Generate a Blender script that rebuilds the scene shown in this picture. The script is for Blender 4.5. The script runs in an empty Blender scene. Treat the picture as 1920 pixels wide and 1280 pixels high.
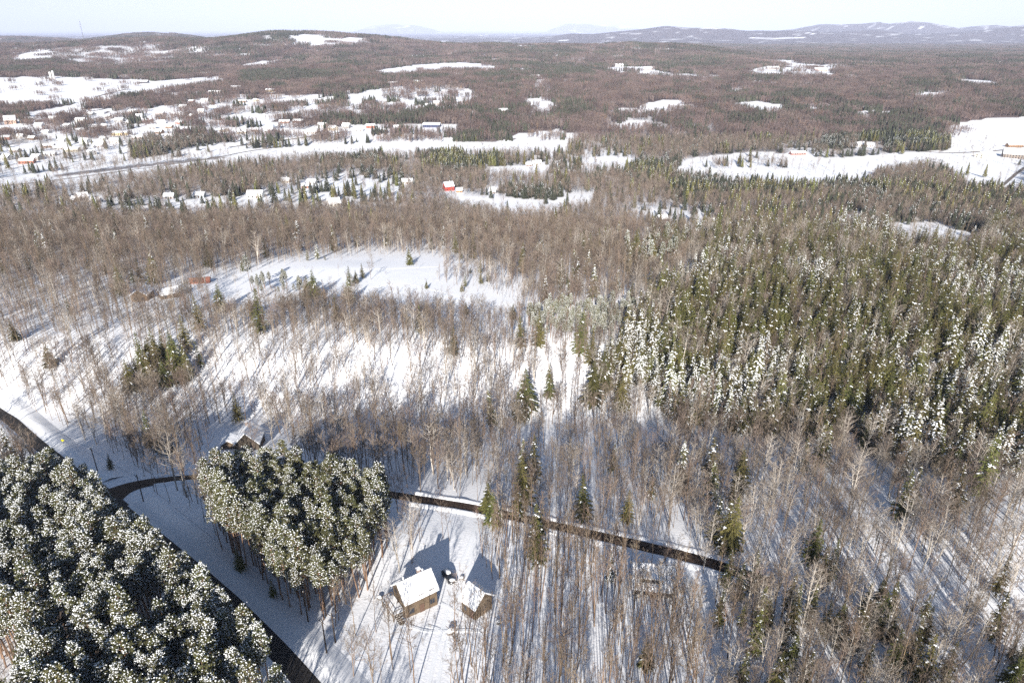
import bpy, math, random
import numpy as np
from mathutils import Vector, Euler
R = math.radians
rng = np.random.default_rng(7)
random.seed(7)
scene = bpy.context.scene
COL = scene.collection

# ------------------------------------------------------------------ camera, sky, sun, exposure
CAM_H = 115.0
PITCH = R(24.2)
FPX = 1297.0
cam_d = bpy.data.cameras.new('camera')
cam_d.sensor_width = 36.0
cam_d.lens = FPX / 1920 * 36
cam_d.clip_start = 1.0
cam_d.clip_end = 400000
cam = bpy.data.objects.new('camera', cam_d)
COL.objects.link(cam)
cam.location = (0, 0, CAM_H)
cam.rotation_euler = (R(90) - PITCH, 0, 0)
scene.camera = cam

SUN_EL, SUN_AZ = R(24.0), R(5.0)          # shadows run away from the camera, slightly to the right
world = bpy.data.worlds.new('World')
scene.world = world
world.use_nodes = True
wn = world.node_tree
sky = wn.nodes.new('ShaderNodeTexSky')
sky.sky_type = 'NISHITA'
sky.sun_disc = False
sky.sun_elevation = SUN_EL
sky.sun_rotation = R(180) + SUN_AZ
sky.altitude = 300
sky.air_density = 1.0
sky.dust_density = 0.5
sky.ozone_density = 2.0
wn.nodes['Background'].inputs['Strength'].default_value = 0.057
wn.links.new(sky.outputs[0], wn.nodes['Background'].inputs['Color'])
sun_d = bpy.data.lights.new('sun', 'SUN')
sun_d.energy = 5.0
sun_d.angle = R(0.5)
sun_d.color = (1.0, 0.945, 0.87)
sun = bpy.data.objects.new('sun', sun_d)
COL.objects.link(sun)
SUN_DIR = Vector((math.sin(SUN_AZ) * math.cos(SUN_EL), math.cos(SUN_AZ) * math.cos(SUN_EL), -math.sin(SUN_EL)))
sun.rotation_euler = SUN_DIR.to_track_quat('-Z', 'Y').to_euler()
scene.view_settings.view_transform = 'Standard'
scene.view_settings.look = 'None'
scene.view_settings.exposure = 1.1
scene.view_settings.gamma = 1.0
scene.cycles.use_denoising = False
scene.cycles.max_bounces = 4
scene.cycles.diffuse_bounces = 2
scene.cycles.volume_bounces = 0
scene.cycles.transparent_max_bounces = 8

# ------------------------------------------------------------------ terrain as one function z(x, y)
CP, SP = math.cos(PITCH), math.sin(PITCH)

def project(x, y, z):
    dz = z - CAM_H
    dep = y * CP - dz * SP
    up = y * SP + dz * CP
    dep = np.maximum(dep, 1e-3)
    return 960 + FPX * x / dep, 640 - FPX * up / dep, dep

def row_tan(py):
    return np.tan(PITCH + np.arctan((np.asarray(py, float) - 640) / FPX))

ROWS = [(1900, 7), (1500, 5), (1280, 2), (1115, 0), (1000, -1), (900, -6), (840, -13), (780, -18), (700, -13), (640, -7.5),
        (560, -10), (500, -15), (470, -20.5), (400, -35), (330, -46), (300, -48), (270, -48), (240, -42), (200, -30),
        (170, -20), (150, -12), (130, -5)]
PY = [-2000.0, 0.0] + [float((CAM_H - z) / row_tan(r)) for r, z in ROWS] + [3400, 4200, 5200, 8000, 20000, 200000]
PZ = [12.0, 9.0] + [float(z) for r, z in ROWS] + [-3, -10, -18, -32, -42, -46]
PY, PZ = np.array(PY), np.array(PZ)
_k = np.array([1, 2, 3, 2, 1.0]); _k /= _k.sum()
_YS = np.concatenate([np.linspace(-2000, 20, 60), np.geomspace(21, 200000, 2400)])
_ZS = np.interp(_YS, PY, PZ)
for _ in range(20):
    _ZS[2:-2] = sum(_k[i] * _ZS[i:len(_ZS) - 4 + i] for i in range(5))

RIDGES = [  # distance, half width, rows of (px, skyline py)
    (4000, 850, [(-900, 95), (0, 88), (100, 84), (200, 77), (300, 73), (400, 77), (450, 71), (520, 61), (580, 59), (660, 64), (720, 69), (780, 78), (850, 84), (950, 85), (1100, 86), (1180, 82), (1260, 86), (1350, 96), (1500, 112), (3000, 130)]),
    (7000, 900, [(-900, 70), (-100, 68), (0, 69), (60, 71), (130, 78), (190, 74), (240, 65), (275, 62), (320, 65), (380, 73), (450, 84), (1000, 90), (3000, 90)]),
    (12000, 1500, [(-900, 90), (900, 80), (1000, 72), (1040, 67), (1070, 62), (1110, 63), (1160, 58), (1210, 55), (1250, 50), (1290, 53), (1340, 52), (1400, 57), (1480, 56), (1560, 60), (1640, 58), (1700, 64), (1800, 60), (1920, 52), (2200, 50), (3000, 55)]),
    (16500, 1800, [(-900, 90), (1300, 80), (1440, 60), (1500, 53), (1540, 44), (1580, 47), (1620, 46), (1642, 41), (1660, 46), (1692, 39), (1725, 42), (1760, 51), (1790, 56), (1830, 49), (1858, 46), (1890, 50), (1930, 46), (2100, 50), (3000, 60)]),
    (46000, 2500, [(-900, 90), (640, 70), (675, 57), (700, 48), (740, 45), (785, 48), (815, 56), (850, 70), (1000, 70), (1030, 57), (1060, 44), (1090, 45), (1130, 46), (1180, 49), (1205, 56), (1240, 68), (3000, 80)]),
]

def vnoise(x, y, s, seed):
    """smooth value noise, 0..1"""
    x = np.asarray(x) / s + seed * 17.3; y = np.asarray(y) / s - seed * 9.1
    xi, yi = np.floor(x), np.floor(y)
    fx, fy = x - xi, y - yi
    fx = fx * fx * (3 - 2 * fx); fy = fy * fy * (3 - 2 * fy)
    def h(a, b):
        v = np.sin(a * 127.1 + b * 311.7 + seed * 74.7) * 43758.5453
        return v - np.floor(v)
    return (h(xi, yi) * (1 - fx) + h(xi + 1, yi) * fx) * (1 - fy) + (h(xi, yi + 1) * (1 - fx) + h(xi + 1, yi + 1) * fx) * fy

def terrain(x, y):
    x = np.asarray(x, float); y = np.asarray(y, float)
    z = np.interp(y, _YS, _ZS)
    base = z.copy()
    far = np.clip((y - 250) / 1500, 0, 1)
    z = z + (vnoise(x, y, 28, 1) - .5) * 1.0 + (vnoise(x, y, 9, 2) - .5) * .22 * np.clip(1 - y / 600, 0, 1)
    z = z + (vnoise(x, y, 150, 3) - .5) * (2.0 + 5 * far) + (vnoise(x, y, 420, 4) - .5) * 12 * far
    big = np.clip((y - 4500) / 6000, 0, 1)
    z = z + (vnoise(x, y, 900, 6) - .5) * 40 * big * np.clip(1 - (y - 20000) / 15000, 0.1, 1)
    for d, w, pts in RIDGES:
        dep = d * CP + CAM_H * SP
        sx = 960 + FPX * x / dep
        sy = np.interp(sx, [p[0] for p in pts], [p[1] for p in pts])
        zr = CAM_H - row_tan(sy) * d
        zr = zr + (vnoise(x, y, w * .35, d % 97) - .5) * w * .012
        b0 = float(np.interp(d, _YS, _ZS))
        amp = np.maximum(zr - b0, 0)
        g = np.exp(-((y - d) / w) ** 2)
        far_w = 1 - .18 * vnoise(x, y, w * .5, (d % 89) + 3) * np.clip(np.abs(y - d) / w * 2, 0, 1)
        z = z + amp * g * far_w
    return z

_RY = np.geomspace(30, 90000, 6000)
def gp(px, py):
    """the ground point seen at photo pixel px, py"""
    a = (px - 960) / FPX; b = (640 - py) / FPX
    d = np.array([a, CP + b * SP, -SP + b * CP])
    t = _RY / d[1]
    x, y, z = t * d[0], _RY, CAM_H + t * d[2]
    hit = np.nonzero(z < terrain(x, y))[0]
    i = hit[0] if len(hit) else len(_RY) - 1
    j = max(i - 1, 0)
    f0 = z[j] - terrain(x[j], y[j]); f1 = z[i] - terrain(x[i], y[i])
    k = f0 / (f0 - f1) if f0 != f1 else 0
    X, Y = x[j] + (x[i] - x[j]) * k, y[j] + (y[i] - y[j]) * k
    return float(X), float(Y), float(terrain(X, Y))

def up(px, py, z):
    a = (px - 960) / FPX; b = (640 - py) / FPX
    dx, dy, dz = a, CP + b * SP, -SP + b * CP
    t = (z - CAM_H) / dz
    return np.array([t * dx, t * dy, z])

# ------------------------------------------------------------------ materials
MATS = {}
def new_mat(name):
    m = bpy.data.materials.new(name); m.use_nodes = True
    nt = m.node_tree
    return m, nt, nt.nodes['Principled BSDF']

def noise_mat(name, c1, c2, scale=3.0, rough=.8, vary=.0, bump=0.0, stretch=(1, 1, 1), spec=.2, sat=.0):
    m, nt, b = new_mat(name)
    tc = nt.nodes.new('ShaderNodeTexCoord')
    mp = nt.nodes.new('ShaderNodeMapping'); mp.inputs['Scale'].default_value = stretch
    nz = nt.nodes.new('ShaderNodeTexNoise'); nz.inputs['Scale'].default_value = scale; nz.inputs['Detail'].default_value = 4
    rp = nt.nodes.new('ShaderNodeValToRGB')
    rp.color_ramp.elements[0].color = (*c1, 1); rp.color_ramp.elements[0].position = .3
    rp.color_ramp.elements[1].color = (*c2, 1); rp.color_ramp.elements[1].position = .7
    nt.links.new(tc.outputs['Object'], mp.inputs['Vector'])
    nt.links.new(mp.outputs['Vector'], nz.inputs['Vector'])
    nt.links.new(nz.outputs['Fac'], rp.inputs['Fac'])
    out = rp.outputs['Color']
    if vary:
        oi = nt.nodes.new('ShaderNodeObjectInfo')
        hs = nt.nodes.new('ShaderNodeHueSaturation')
        mr = nt.nodes.new('ShaderNodeMapRange')
        mr.inputs['To Min'].default_value = 1 - vary; mr.inputs['To Max'].default_value = 1 + vary
        mh = nt.nodes.new('ShaderNodeMapRange')
        mh.inputs['To Min'].default_value = .5 - sat; mh.inputs['To Max'].default_value = .5 + sat
        ml = nt.nodes.new('ShaderNodeMath'); ml.operation = 'FRACT'
        mm = nt.nodes.new('ShaderNodeMath'); mm.operation = 'MULTIPLY'; mm.inputs[1].default_value = 7.31
        nt.links.new(oi.outputs['Random'], mr.inputs['Value'])
        nt.links.new(oi.outputs['Random'], mm.inputs[0]); nt.links.new(mm.outputs[0], ml.inputs[0])
        nt.links.new(ml.outputs[0], mh.inputs['Value'])
        nt.links.new(mh.outputs[0], hs.inputs['Hue'])
        nt.links.new(mr.outputs[0], hs.inputs['Value'])
        nt.links.new(out, hs.inputs['Color'])
        out = hs.outputs['Color']
    nt.links.new(out, b.inputs['Base Color'])
    b.inputs['Roughness'].default_value = rough
    b.inputs['Specular IOR Level'].default_value = spec
    if bump:
        bm = nt.nodes.new('ShaderNodeBump'); bm.inputs['Strength'].default_value = bump
        nt.links.new(nz.outputs['Fac'], bm.inputs['Height']); nt.links.new(bm.outputs[0], b.inputs['Normal'])
    MATS[name] = m
    return m

SNOW = noise_mat('snow', (.80, .81, .83), (.86, .86, .87), 1.2, .6, bump=.08, spec=.3)
SNOWC = noise_mat('snow_clump', (.78, .80, .83), (.86, .87, .88), 2.0, .6, spec=.2)
BARK = noise_mat('bark', (.11, .08, .06), (.25, .195, .15), 5, .9, .35, stretch=(1, 1, .2), sat=.01)
BARKO = noise_mat('brown_bark', (.12, .08, .05), (.26, .18, .115), 4, .9, .3, stretch=(1, 1, .2), sat=.01)
BARKP = noise_mat('pale_bark', (.27, .24, .205), (.56, .51, .45), 4, .85, .2, stretch=(1, 1, .4))
TWIG = noise_mat('twig', (.115, .090, .071), (.225, .178, .142), .8, .85, .45, sat=.018)
TWIGP = noise_mat('pale_twig', (.15, .122, .10), (.28, .235, .19), .8, .85, .2)
TWIGF = noise_mat('far_twig', (.098, .073, .066), (.185, .138, .122), .03, .9, .38, sat=.012)
TWIGR = noise_mat('larch_twig', (.15, .09, .06), (.21, .135, .085), .8, .9, .25, sat=.015)
PINEB = noise_mat('pine_bark', (.12, .075, .05), (.30, .19, .125), 4, .9, .25, stretch=(1, 1, .25))
NEEDLE = noise_mat('pine_needles', (.065, .070, .030), (.155, .150, .066), .9, .7, .3, sat=.015)
SPRUCE = noise_mat('spruce_needles', (.05, .052, .016), (.15, .138, .044), .9, .7, .4, sat=.03)
DARKN = noise_mat('dark_needles', (.026, .030, .021), (.062, .066, .040), .9, .7, .3, sat=.01)
ASPH = noise_mat('asphalt', (.022, .020, .019), (.05, .044, .04), .8, .75, bump=.1)
LANE = noise_mat('wet_gravel', (.03, .019, .013), (.075, .048, .032), .9, .85, bump=.1)
RAIL = noise_mat('ballast', (.10, .085, .075), (.2, .17, .15), 1, .9)

def ground_mat():
    m, nt, b = new_mat('ground_snow')
    at = nt.nodes.new('ShaderNodeAttribute'); at.attribute_name = 'brush'
    tc = nt.nodes.new('ShaderNodeTexCoord')
    n1 = nt.nodes.new('ShaderNodeTexNoise'); n1.inputs['Scale'].default_value = .35; n1.inputs['Detail'].default_value = 6
    n2 = nt.nodes.new('ShaderNodeTexNoise'); n2.inputs['Scale'].default_value = .02; n2.inputs['Detail'].default_value = 8; n2.inputs['Roughness'].default_value = .7
    n3 = nt.nodes.new('ShaderNodeTexNoise'); n3.inputs['Scale'].default_value = 1.6; n3.inputs['Detail'].default_value = 5
    for n in (n1, n2, n3): nt.links.new(tc.outputs['Object'], n.inputs['Vector'])
    rs = nt.nodes.new('ShaderNodeValToRGB')
    rs.color_ramp.elements[0].color = (.80, .81, .84, 1); rs.color_ramp.elements[1].color = (.87, .87, .88, 1)
    nt.links.new(n1.outputs['Fac'], rs.inputs['Fac'])
    rb = nt.nodes.new('ShaderNodeValToRGB')
    e = rb.color_ramp.elements
    e[0].color = (.04, .037, .033, 1); e[0].position = .36
    e[1].color = (.145, .108, .098, 1); e[1].position = .62
    x = e.new(.48); x.color = (.10, .073, .067, 1)
    nt.links.new(n2.outputs['Fac'], rb.inputs['Fac'])
    mx = nt.nodes.new('ShaderNodeMix'); mx.data_type = 'RGBA'
    # brush shows through the snow in ragged patches
    ad = nt.nodes.new('ShaderNodeMath'); ad.operation = 'MULTIPLY_ADD'; ad.inputs[1].default_value = 1.0
    nt.links.new(at.outputs['Fac'], ad.inputs[0])
    sc = nt.nodes.new('ShaderNodeMath'); sc.operation = 'MULTIPLY_ADD'; sc.inputs[1].default_value = .9; sc.inputs[2].default_value = -.45
    nt.links.new(n3.outputs['Fac'], sc.inputs[0]); nt.links.new(sc.outputs[0], ad.inputs[2])
    mr = nt.nodes.new('ShaderNodeMapRange'); mr.inputs['From Min'].default_value = .22; mr.inputs['From Max'].default_value = .7
    nt.links.new(ad.outputs[0], mr.inputs['Value'])
    nt.links.new(mr.outputs[0], mx.inputs['Factor'])
    nt.links.new(rs.outputs['Color'], mx.inputs['A']); nt.links.new(rb.outputs['Color'], mx.inputs['B'])
    nt.links.new(mx.outputs['Result'], b.inputs['Base Color'])
    b.inputs['Roughness'].default_value = .65; b.inputs['Specular IOR Level'].default_value = .2
    bp = nt.nodes.new('ShaderNodeBump'); bp.inputs['Strength'].default_value = .35; bp.inputs['Distance'].default_value = .25
    nt.links.new(n3.outputs['Fac'], bp.inputs['Height']); nt.links.new(bp.outputs[0], b.inputs['Normal'])
    return m
GROUND = ground_mat()

def flat_mat(name, c, rough=.6, metal=0, spec=.3):
    d = .12
    m = noise_mat(name, tuple(v * (1 - d) for v in c), tuple(v * (1 + d) for v in c), 2.5, rough, spec=spec)
    m.node_tree.nodes['Principled BSDF'].inputs['Metallic'].default_value = metal
    return m

# ------------------------------------------------------------------ mesh helpers
class MB:
    def __init__(s): s.v, s.f, s.m = [], [], []
    def add(s, verts, faces, mi=0):
        o = len(s.v); s.v.extend([tuple(map(float, p)) for p in verts])
        s.f.extend([tuple(o + i for i in f) for f in faces]); s.m.extend([mi] * len(faces))
    def box(s, cx, cy, cz, sx, sy, sz, mi=0, rz=0.0):
        c, n = math.cos(rz), math.sin(rz); vs = []
        for z in (-.5, .5):
            for x, y in ((-.5, -.5), (.5, -.5), (.5, .5), (-.5, .5)):
                X, Y = x * sx, y * sy
                vs.append((cx + X * c - Y * n, cy + X * n + Y * c, cz + z * sz))
        s.add(vs, [(3, 2, 1, 0), (4, 5, 6, 7), (0, 1, 5, 4), (1, 2, 6, 5), (2, 3, 7, 6), (3, 0, 4, 7)], mi)
    def tube(s, pts, rad, n=5, mi=0, cap=True):
        pts = [np.array(p, float) for p in pts]; vs = []; fs = []
        for i, p in enumerate(pts):
            d = pts[min(i + 1, len(pts) - 1)] - pts[max(i - 1, 0)]; d /= (np.linalg.norm(d) + 1e-9)
            a = np.cross(d, (0, 0, 1)) if abs(d[2]) < .95 else np.cross(d, (1, 0, 0))
            a /= np.linalg.norm(a); b = np.cross(d, a)
            for k in range(n):
                t = 2 * math.pi * k / n
                vs.append(p + (a * math.cos(t) + b * math.sin(t)) * rad[i])
        for i in range(len(pts) - 1):
            for k in range(n):
                fs.append((i * n + k, i * n + (k + 1) % n, (i + 1) * n + (k + 1) % n, (i + 1) * n + k))
        if cap:
            fs.append(tuple(range((len(pts) - 1) * n, len(pts) * n))); fs.append(tuple(reversed(range(n))))
        s.add(vs, fs, mi)
    def ribbon(s, a, b, w0, w1, mi=0, sag=0):
        a, b = np.array(a, float), np.array(b, float)
        d = b - a; q = rng.normal(size=3); u = np.cross(d, q); u /= (np.linalg.norm(u) + 1e-9)
        s.add([a - u * w0, a + u * w0, b + u * w1, b - u * w1], [(0, 1, 2, 3)], mi)
    def tri(s, a, b, w, mi=0):
        a, b = np.array(a, float), np.array(b, float)
        d = b - a; q = rng.normal(size=3); u = np.cross(d, q); u /= (np.linalg.norm(u) + 1e-9)
        s.add([a - u * w, a + u * w, b], [(0, 1, 2)], mi)
    def lump(s, c, rx, ry, rz, mi=0, rot=0.0, drop=0.0):
        n = 6; vs = []; cs, sn = math.cos(rot), math.sin(rot)
        for zz, rr in ((-.45, .75), (.35, .8)):
            for k in range(n):
                t = 2 * math.pi * (k + (zz > 0) * .5) / n
                j = rng.uniform(.75, 1.2)
                X, Y = rx * rr * j * math.cos(t), ry * rr * j * math.sin(t)
                vs.append((c[0] + X * cs - Y * sn, c[1] + X * sn + Y * cs, c[2] + zz * rz - drop * X / max(rx, 1e-6)))
        vs.append((c[0], c[1], c[2] + rz))
        fs = [(k, (k + 1) % n, n + k) for k in range(n)] + [((k + 1) % n, n + (k + 1) % n, n + k) for k in range(n)]
        fs += [(n + k, n + (k + 1) % n, 2 * n) for k in range(n)] + [tuple(reversed(range(n)))]
        s.add(vs, fs, mi)
    def merge(s, o, shift=0):
        k = len(s.v); s.v += o.v; s.f += [tuple(k + i for i in f) for f in o.f]; s.m += [i + shift for i in o.m]
    def mesh(s, name, mats, smooth=False):
        me = bpy.data.meshes.new(name); me.from_pydata(s.v, [], s.f)
        for m in mats: me.materials.append(m)
        me.polygons.foreach_set('material_index', s.m)
        if smooth: me.polygons.foreach_set('use_smooth', [True] * len(s.f))
        me.update(); return me

def link(name, me, parent=None, loc=None):
    o = bpy.data.objects.new(name, me); COL.objects.link(o)
    if parent is not None: o.parent = parent
    if loc is not None: o.location = loc
    return o

def tag(o, label=None, cat=None, group=None, kind=None):
    if label: o['label'] = label
    if cat: o['category'] = cat
    if group: o['group'] = group
    if kind: o['kind'] = kind
    return o

def thing(name, label, cat, loc, rz=0.0, group=None):
    o = bpy.data.objects.new(name, None); COL.objects.link(o)
    o.location = loc; o.rotation_euler = (0, 0, rz); o.empty_display_size = .5
    return tag(o, label, cat, group)

# ------------------------------------------------------------------ where things grow (ground outlines, photo pixels of the flat ground)
def inside(px, py, poly):
    r = np.zeros(px.shape, bool); n = len(poly); j = n - 1
    for i in range(n):
        xi, yi = poly[i]; xj, yj = poly[j]
        c = ((yi > py) != (yj > py)) & (px < (xj - xi) * (py - yi) / (yj - yi + 1e-12) + xi)
        r ^= c; j = i
    return r

# outline, bare per m2, pine, spruce, brush cover
REG = [
    ([(-900, 440), (300, 420), (640, 395), (900, 400), (1200, 430), (1200, 470), (980, 540), (840, 478), (700, 470), (560, 480), (400, 510), (-900, 530)], .085, 0, .0015, .25),
    ([(960, 480), (1250, 440), (1300, 520), (1180, 620), (1000, 590)], .08, 0, .004, .15),
    ([(-900, 530), (250, 520), (400, 560), (390, 660), (300, 720), (-900, 760)], .056, 0, .0008, .0),
    ([(420, 560), (980, 600), (985, 700), (780, 655), (430, 630)], .11, 0, .001, .05),
    ([(320, 710), (430, 640), (620, 645), (780, 665), (900, 700), (980, 690), (1100, 740), (1190, 780), (1270, 810), (1300, 900), (1150, 900), (1000, 880), (880, 860), (760, 825), (600, 775), (420, 760)], .040, 0, .0005, 0),
    ([(150, 740), (420, 760), (600, 778), (760, 828), (880, 862), (1000, 885), (1000, 915), (760, 925), (400, 885), (250, 885)], .085, 0, .0012, .08),
    ([(900, 870), (1930, 870), (1960, 1080), (1420, 1080), (1000, 970)], .090, 0, .003, .02),
    # right slope of fir and hemlock
    ([(1100, 720), (1180, 610), (1260, 540), (1500, 430), (1700, 365), (2900, 350), (2900, 900), (1800, 900), (1650, 860), (1480, 825), (1280, 810), (1190, 750)], .026, 0, .058, .05),
    ([(1250, 460), (1500, 400), (1720, 355), (2900, 350), (2900, 520), (1700, 500), (1400, 540)], .042, 0, .036, .1),
    ([(1300, 420), (1700, 370), (1930, 400), (1930, 430), (1700, 430), (1400, 450)], .05, 0, .015, .1),
    ([(1650, 420), (1780, 425), (1860, 450), (1780, 465), (1690, 450)], .004, 0, 0, 0),
    ([(1570, 405), (1610, 400), (1610, 412), (1580, 415)], 0, 0, 0, 0),
    ([(975, 612), (1060, 590), (1190, 590), (1195, 625), (1110, 655), (1000, 640)], .006, .11, 0, 0),
    ([(1165, 470), (1260, 465), (1270, 520), (1180, 520)], .03, .006, .01, 0),
    ([(250, 690), (335, 650), (400, 670), (350, 730), (265, 740)], .02, 0, .022, 0),
    # meadow, kept open
    ([(390, 532), (470, 512), (560, 493), (700, 482), (838, 484), (805, 522), (870, 542), (975, 562), (968, 608), (880, 595), (800, 580), (690, 575), (640, 563), (600, 560), (520, 560), (440, 590), (415, 605), (395, 570)], .0012, 0, .0004, 0),
    ([(470, 540), (560, 535), (575, 560), (480, 570)], .005, .035, 0, 0),
    ([(395, 800), (500, 795), (560, 850), (540, 950), (400, 945), (380, 850)], .004, 0, 0, 0),
    # snowy verge right of the road
    ([(-400, 640), (0, 745), (60, 770), (150, 820), (265, 885), (255, 900), (330, 950), (400, 985), (440, 1080), (560, 1150), (650, 1200), (720, 1400), (560, 1400), (430, 1110), (290, 990), (210, 915), (100, 830), (0, 765)], .0, 0, 0, 0),
    ([(385, 985), (450, 965), (560, 1105), (520, 1128), (440, 1075)], .012, 0, .05, 0),
    ([(195, 872), (260, 880), (255, 893), (205, 885)], .0, 0, .03, 0),
    ([(300, 905), (400, 900), (410, 1010), (330, 945)], .045, 0, 0, 0),
    # left of the road
    ([(-900, 700), (0, 800), (150, 920), (210, 985), (-900, 1010)], .085, 0, .002, .05),
    ([(-200, 800), (20, 815), (50, 860), (-200, 900)], .006, 0, 0, 0),
    # pine plantations
    ([(-900, 970), (0, 968), (110, 945), (218, 985), (325, 1082), (425, 1170), (540, 1282), (500, 1345), (400, 1480), (200, 1650), (-1500, 1650), (-1500, 990)], .006, .21, 0, .05),
    ([(525, 1285), (545, 1278), (590, 1340), (610, 1430), (490, 1430), (480, 1350)], .004, .055, 0, 0),
    ([(-900, 1235), (60, 1260), (90, 1420), (-900, 1500)], .05, .0, 0, .05),
    ([(250, 1190), (330, 1185), (350, 1240), (270, 1250)], .02, .02, 0, .05),
    ([(395, 970), (480, 940), (600, 948), (690, 970), (748, 1008), (740, 1055), (700, 1110), (640, 1150), (600, 1175), (555, 1150), (500, 1100), (420, 1045)], .002, .20, 0, 0),
    ([(560, 1010), (640, 1015), (690, 1035), (640, 1035), (580, 1030)], .03, .0, 0, 0),
    # stand of slim poles, yard, clearings
    ([(885, 1005), (1000, 990), (1170, 1045), (1190, 1130), (1300, 1165), (1330, 1600), (820, 1600), (850, 1190)], .115, 0, .0008, .05),
    ([(760, 945), (890, 968), (905, 1060), (900, 1165), (850, 1190), (830, 1450), (560, 1450), (640, 1190), (705, 1100)], .016, 0, 0, 0),
    ([(640, 1180), (800, 1190), (790, 1500), (690, 1500)], .03, 0, 0, 0),
    ([(1150, 1030), (1345, 1060), (1335, 1150), (1240, 1160), (1170, 1130)], .05, 0, 0, 0),
    ([(1340, 1095), (1500, 1110), (1660, 1140), (1760, 1180), (2600, 1120), (2600, 1900), (1330, 1900)], .085, 0, .028, .05),
    ([(1700, 1030), (2500, 1000), (2500, 1130), (1780, 1160)], .085, 0, .006, .05),
    ([(620, 1310), (850, 1310), (1000, 2600), (580, 2600)], .012, 0, 0, 0),
    # far woods by name
    ([(740, 302), (930, 297), (960, 322), (860, 332), (740, 317)], .01, 0, .06, .5),
    ([(1540, 262), (1770, 243), (1765, 282), (1600, 292), (1535, 285)], .012, 0, .05, .5),
    ([(1240, 345), (1660, 350), (1660, 372), (1260, 378)], .02, 0, .04, .4),
    ([(260, 258), (380, 245), (385, 275), (270, 290)], .05, 0, .02, .5),
    ([(950, 355), (1050, 365), (1100, 380), (960, 372)], .02, 0, .04, .3),
    ([(450, 138), (560, 132), (640, 150), (450, 160)], .03, 0, .03, .7),
    # snow fields and openings
    ([(-300, 150), (0, 146), (100, 143), (290, 152), (410, 143), (420, 150), (290, 170), (230, 178), (140, 190), (-300, 195)], .0015, 0, .0001, 0),
    ([(40, 212), (160, 193), (160, 203), (50, 222)], .001, 0, 0, 0),
    ([(-300, 232), (30, 222), (120, 232), (230, 205), (330, 196), (420, 178), (640, 178), (860, 162), (900, 172), (860, 200), (640, 210), (450, 222), (600, 235), (860, 232), (860, 258), (600, 275), (330, 290), (200, 312), (-300, 335)], .010, 0, .0015, .12),
    ([(250, 262), (380, 246), (430, 262), (300, 292), (240, 300)], .045, 0, .018, .4),
    ([(130, 245), (190, 230), (215, 250), (170, 262), (140, 258)], .04, 0, .003, .5),
    ([(-300, 250), (60, 248), (90, 268), (-300, 290)], .035, 0, .001, .5),
    ([(-300, 345), (0, 335), (240, 305), (430, 284), (620, 272), (860, 266), (1070, 263), (1060, 278), (940, 283), (700, 287), (600, 290), (430, 303), (240, 328), (0, 352), (-300, 375)], .0008, 0, 0, 0),
    ([(240, 310), (430, 291), (430, 296), (240, 317), (100, 333), (100, 328)], .03, 0, 0, .6),
    ([(190, 392), (460, 368), (560, 355), (640, 322), (735, 327), (765, 350), (740, 378), (640, 390), (520, 392), (300, 405), (200, 410)], .004, 0, .0035, .05),
    ([(560, 345), (700, 335), (750, 360), (640, 380), (570, 370)], .006, 0, .0035, .05),
    ([(825, 366), (900, 369), (1040, 377), (1060, 366), (1120, 364), (1105, 384), (1040, 398), (960, 404), (870, 390)], .0008, 0, .0004, 0),
    ([(1180, 402), (1250, 392), (1340, 405), (1330, 428), (1230, 425)], .006, 0, .003, 0),
    ([(905, 313), (1030, 310), (1030, 325), (920, 326)], .001, 0, 0, 0),
    ([(1080, 303), (1140, 294), (1190, 298), (1190, 311), (1100, 313)], .002, 0, 0, 0),
    ([(1260, 322), (1300, 296), (1420, 284), (1560, 298), (1700, 286), (1780, 283), (1930, 282), (1930, 360), (1800, 345), (1760, 312), (1690, 318), (1640, 325), (1600, 340), (1500, 345), (1400, 340)], .0012, 0, .0002, 0),
    ([(1330, 305), (1470, 300), (1480, 318), (1340, 318)], .012, 0, .001, .1),
    ([(1750, 312), (1700, 318), (1640, 330), (1620, 352), (1820, 372), (1800, 345)], .06, 0, .01, .5),
    ([(1780, 232), (1860, 222), (1950, 218), (1950, 275), (1780, 280)], .0006, 0, .0001, 0),
    ([(710, 132), (770, 122), (860, 117), (940, 122), (930, 129), (830, 128), (720, 140)], .002, 0, 0, 0),
    ([(1130, 128), (1200, 124), (1260, 138), (1350, 141), (1345, 146), (1240, 144), (1140, 135)], .004, 0, .001, 0),
    ([(1405, 132), (1440, 124), (1560, 132), (1560, 140), (1480, 138), (1410, 140)], .003, 0, .0005, 0),
    ([(1200, 197), (1240, 188), (1285, 188), (1280, 198), (1230, 207)], .0005, 0, 0, 0),
    ([(1380, 194), (1420, 190), (1475, 198), (1470, 205), (1420, 204)], .0005, 0, 0, 0),
    ([(980, 188), (1010, 184), (1050, 196), (1045, 206), (1000, 203)], .003, 0, 0, 0),
    ([(1790, 148), (1860, 152), (1870, 158), (1800, 154)], .0005, 0, 0, 0),
    ([(740, 162), (860, 158), (880, 170), (760, 182), (650, 182)], .010, 0, .0005, .1),
    ([(1000, 150), (1030, 148), (1030, 165), (1000, 168)], .006, 0, .0005, .1),
    ([(20, 108), (70, 92), (120, 100), (70, 115)], .004, 0, 0, .1),
    ([(560, 72), (680, 70), (690, 80), (580, 85)], .006, 0, 0, .2),
    ([(100, 90), (300, 82), (320, 120), (200, 122), (110, 112)], .016, 0, .0005, .35),
]

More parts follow.
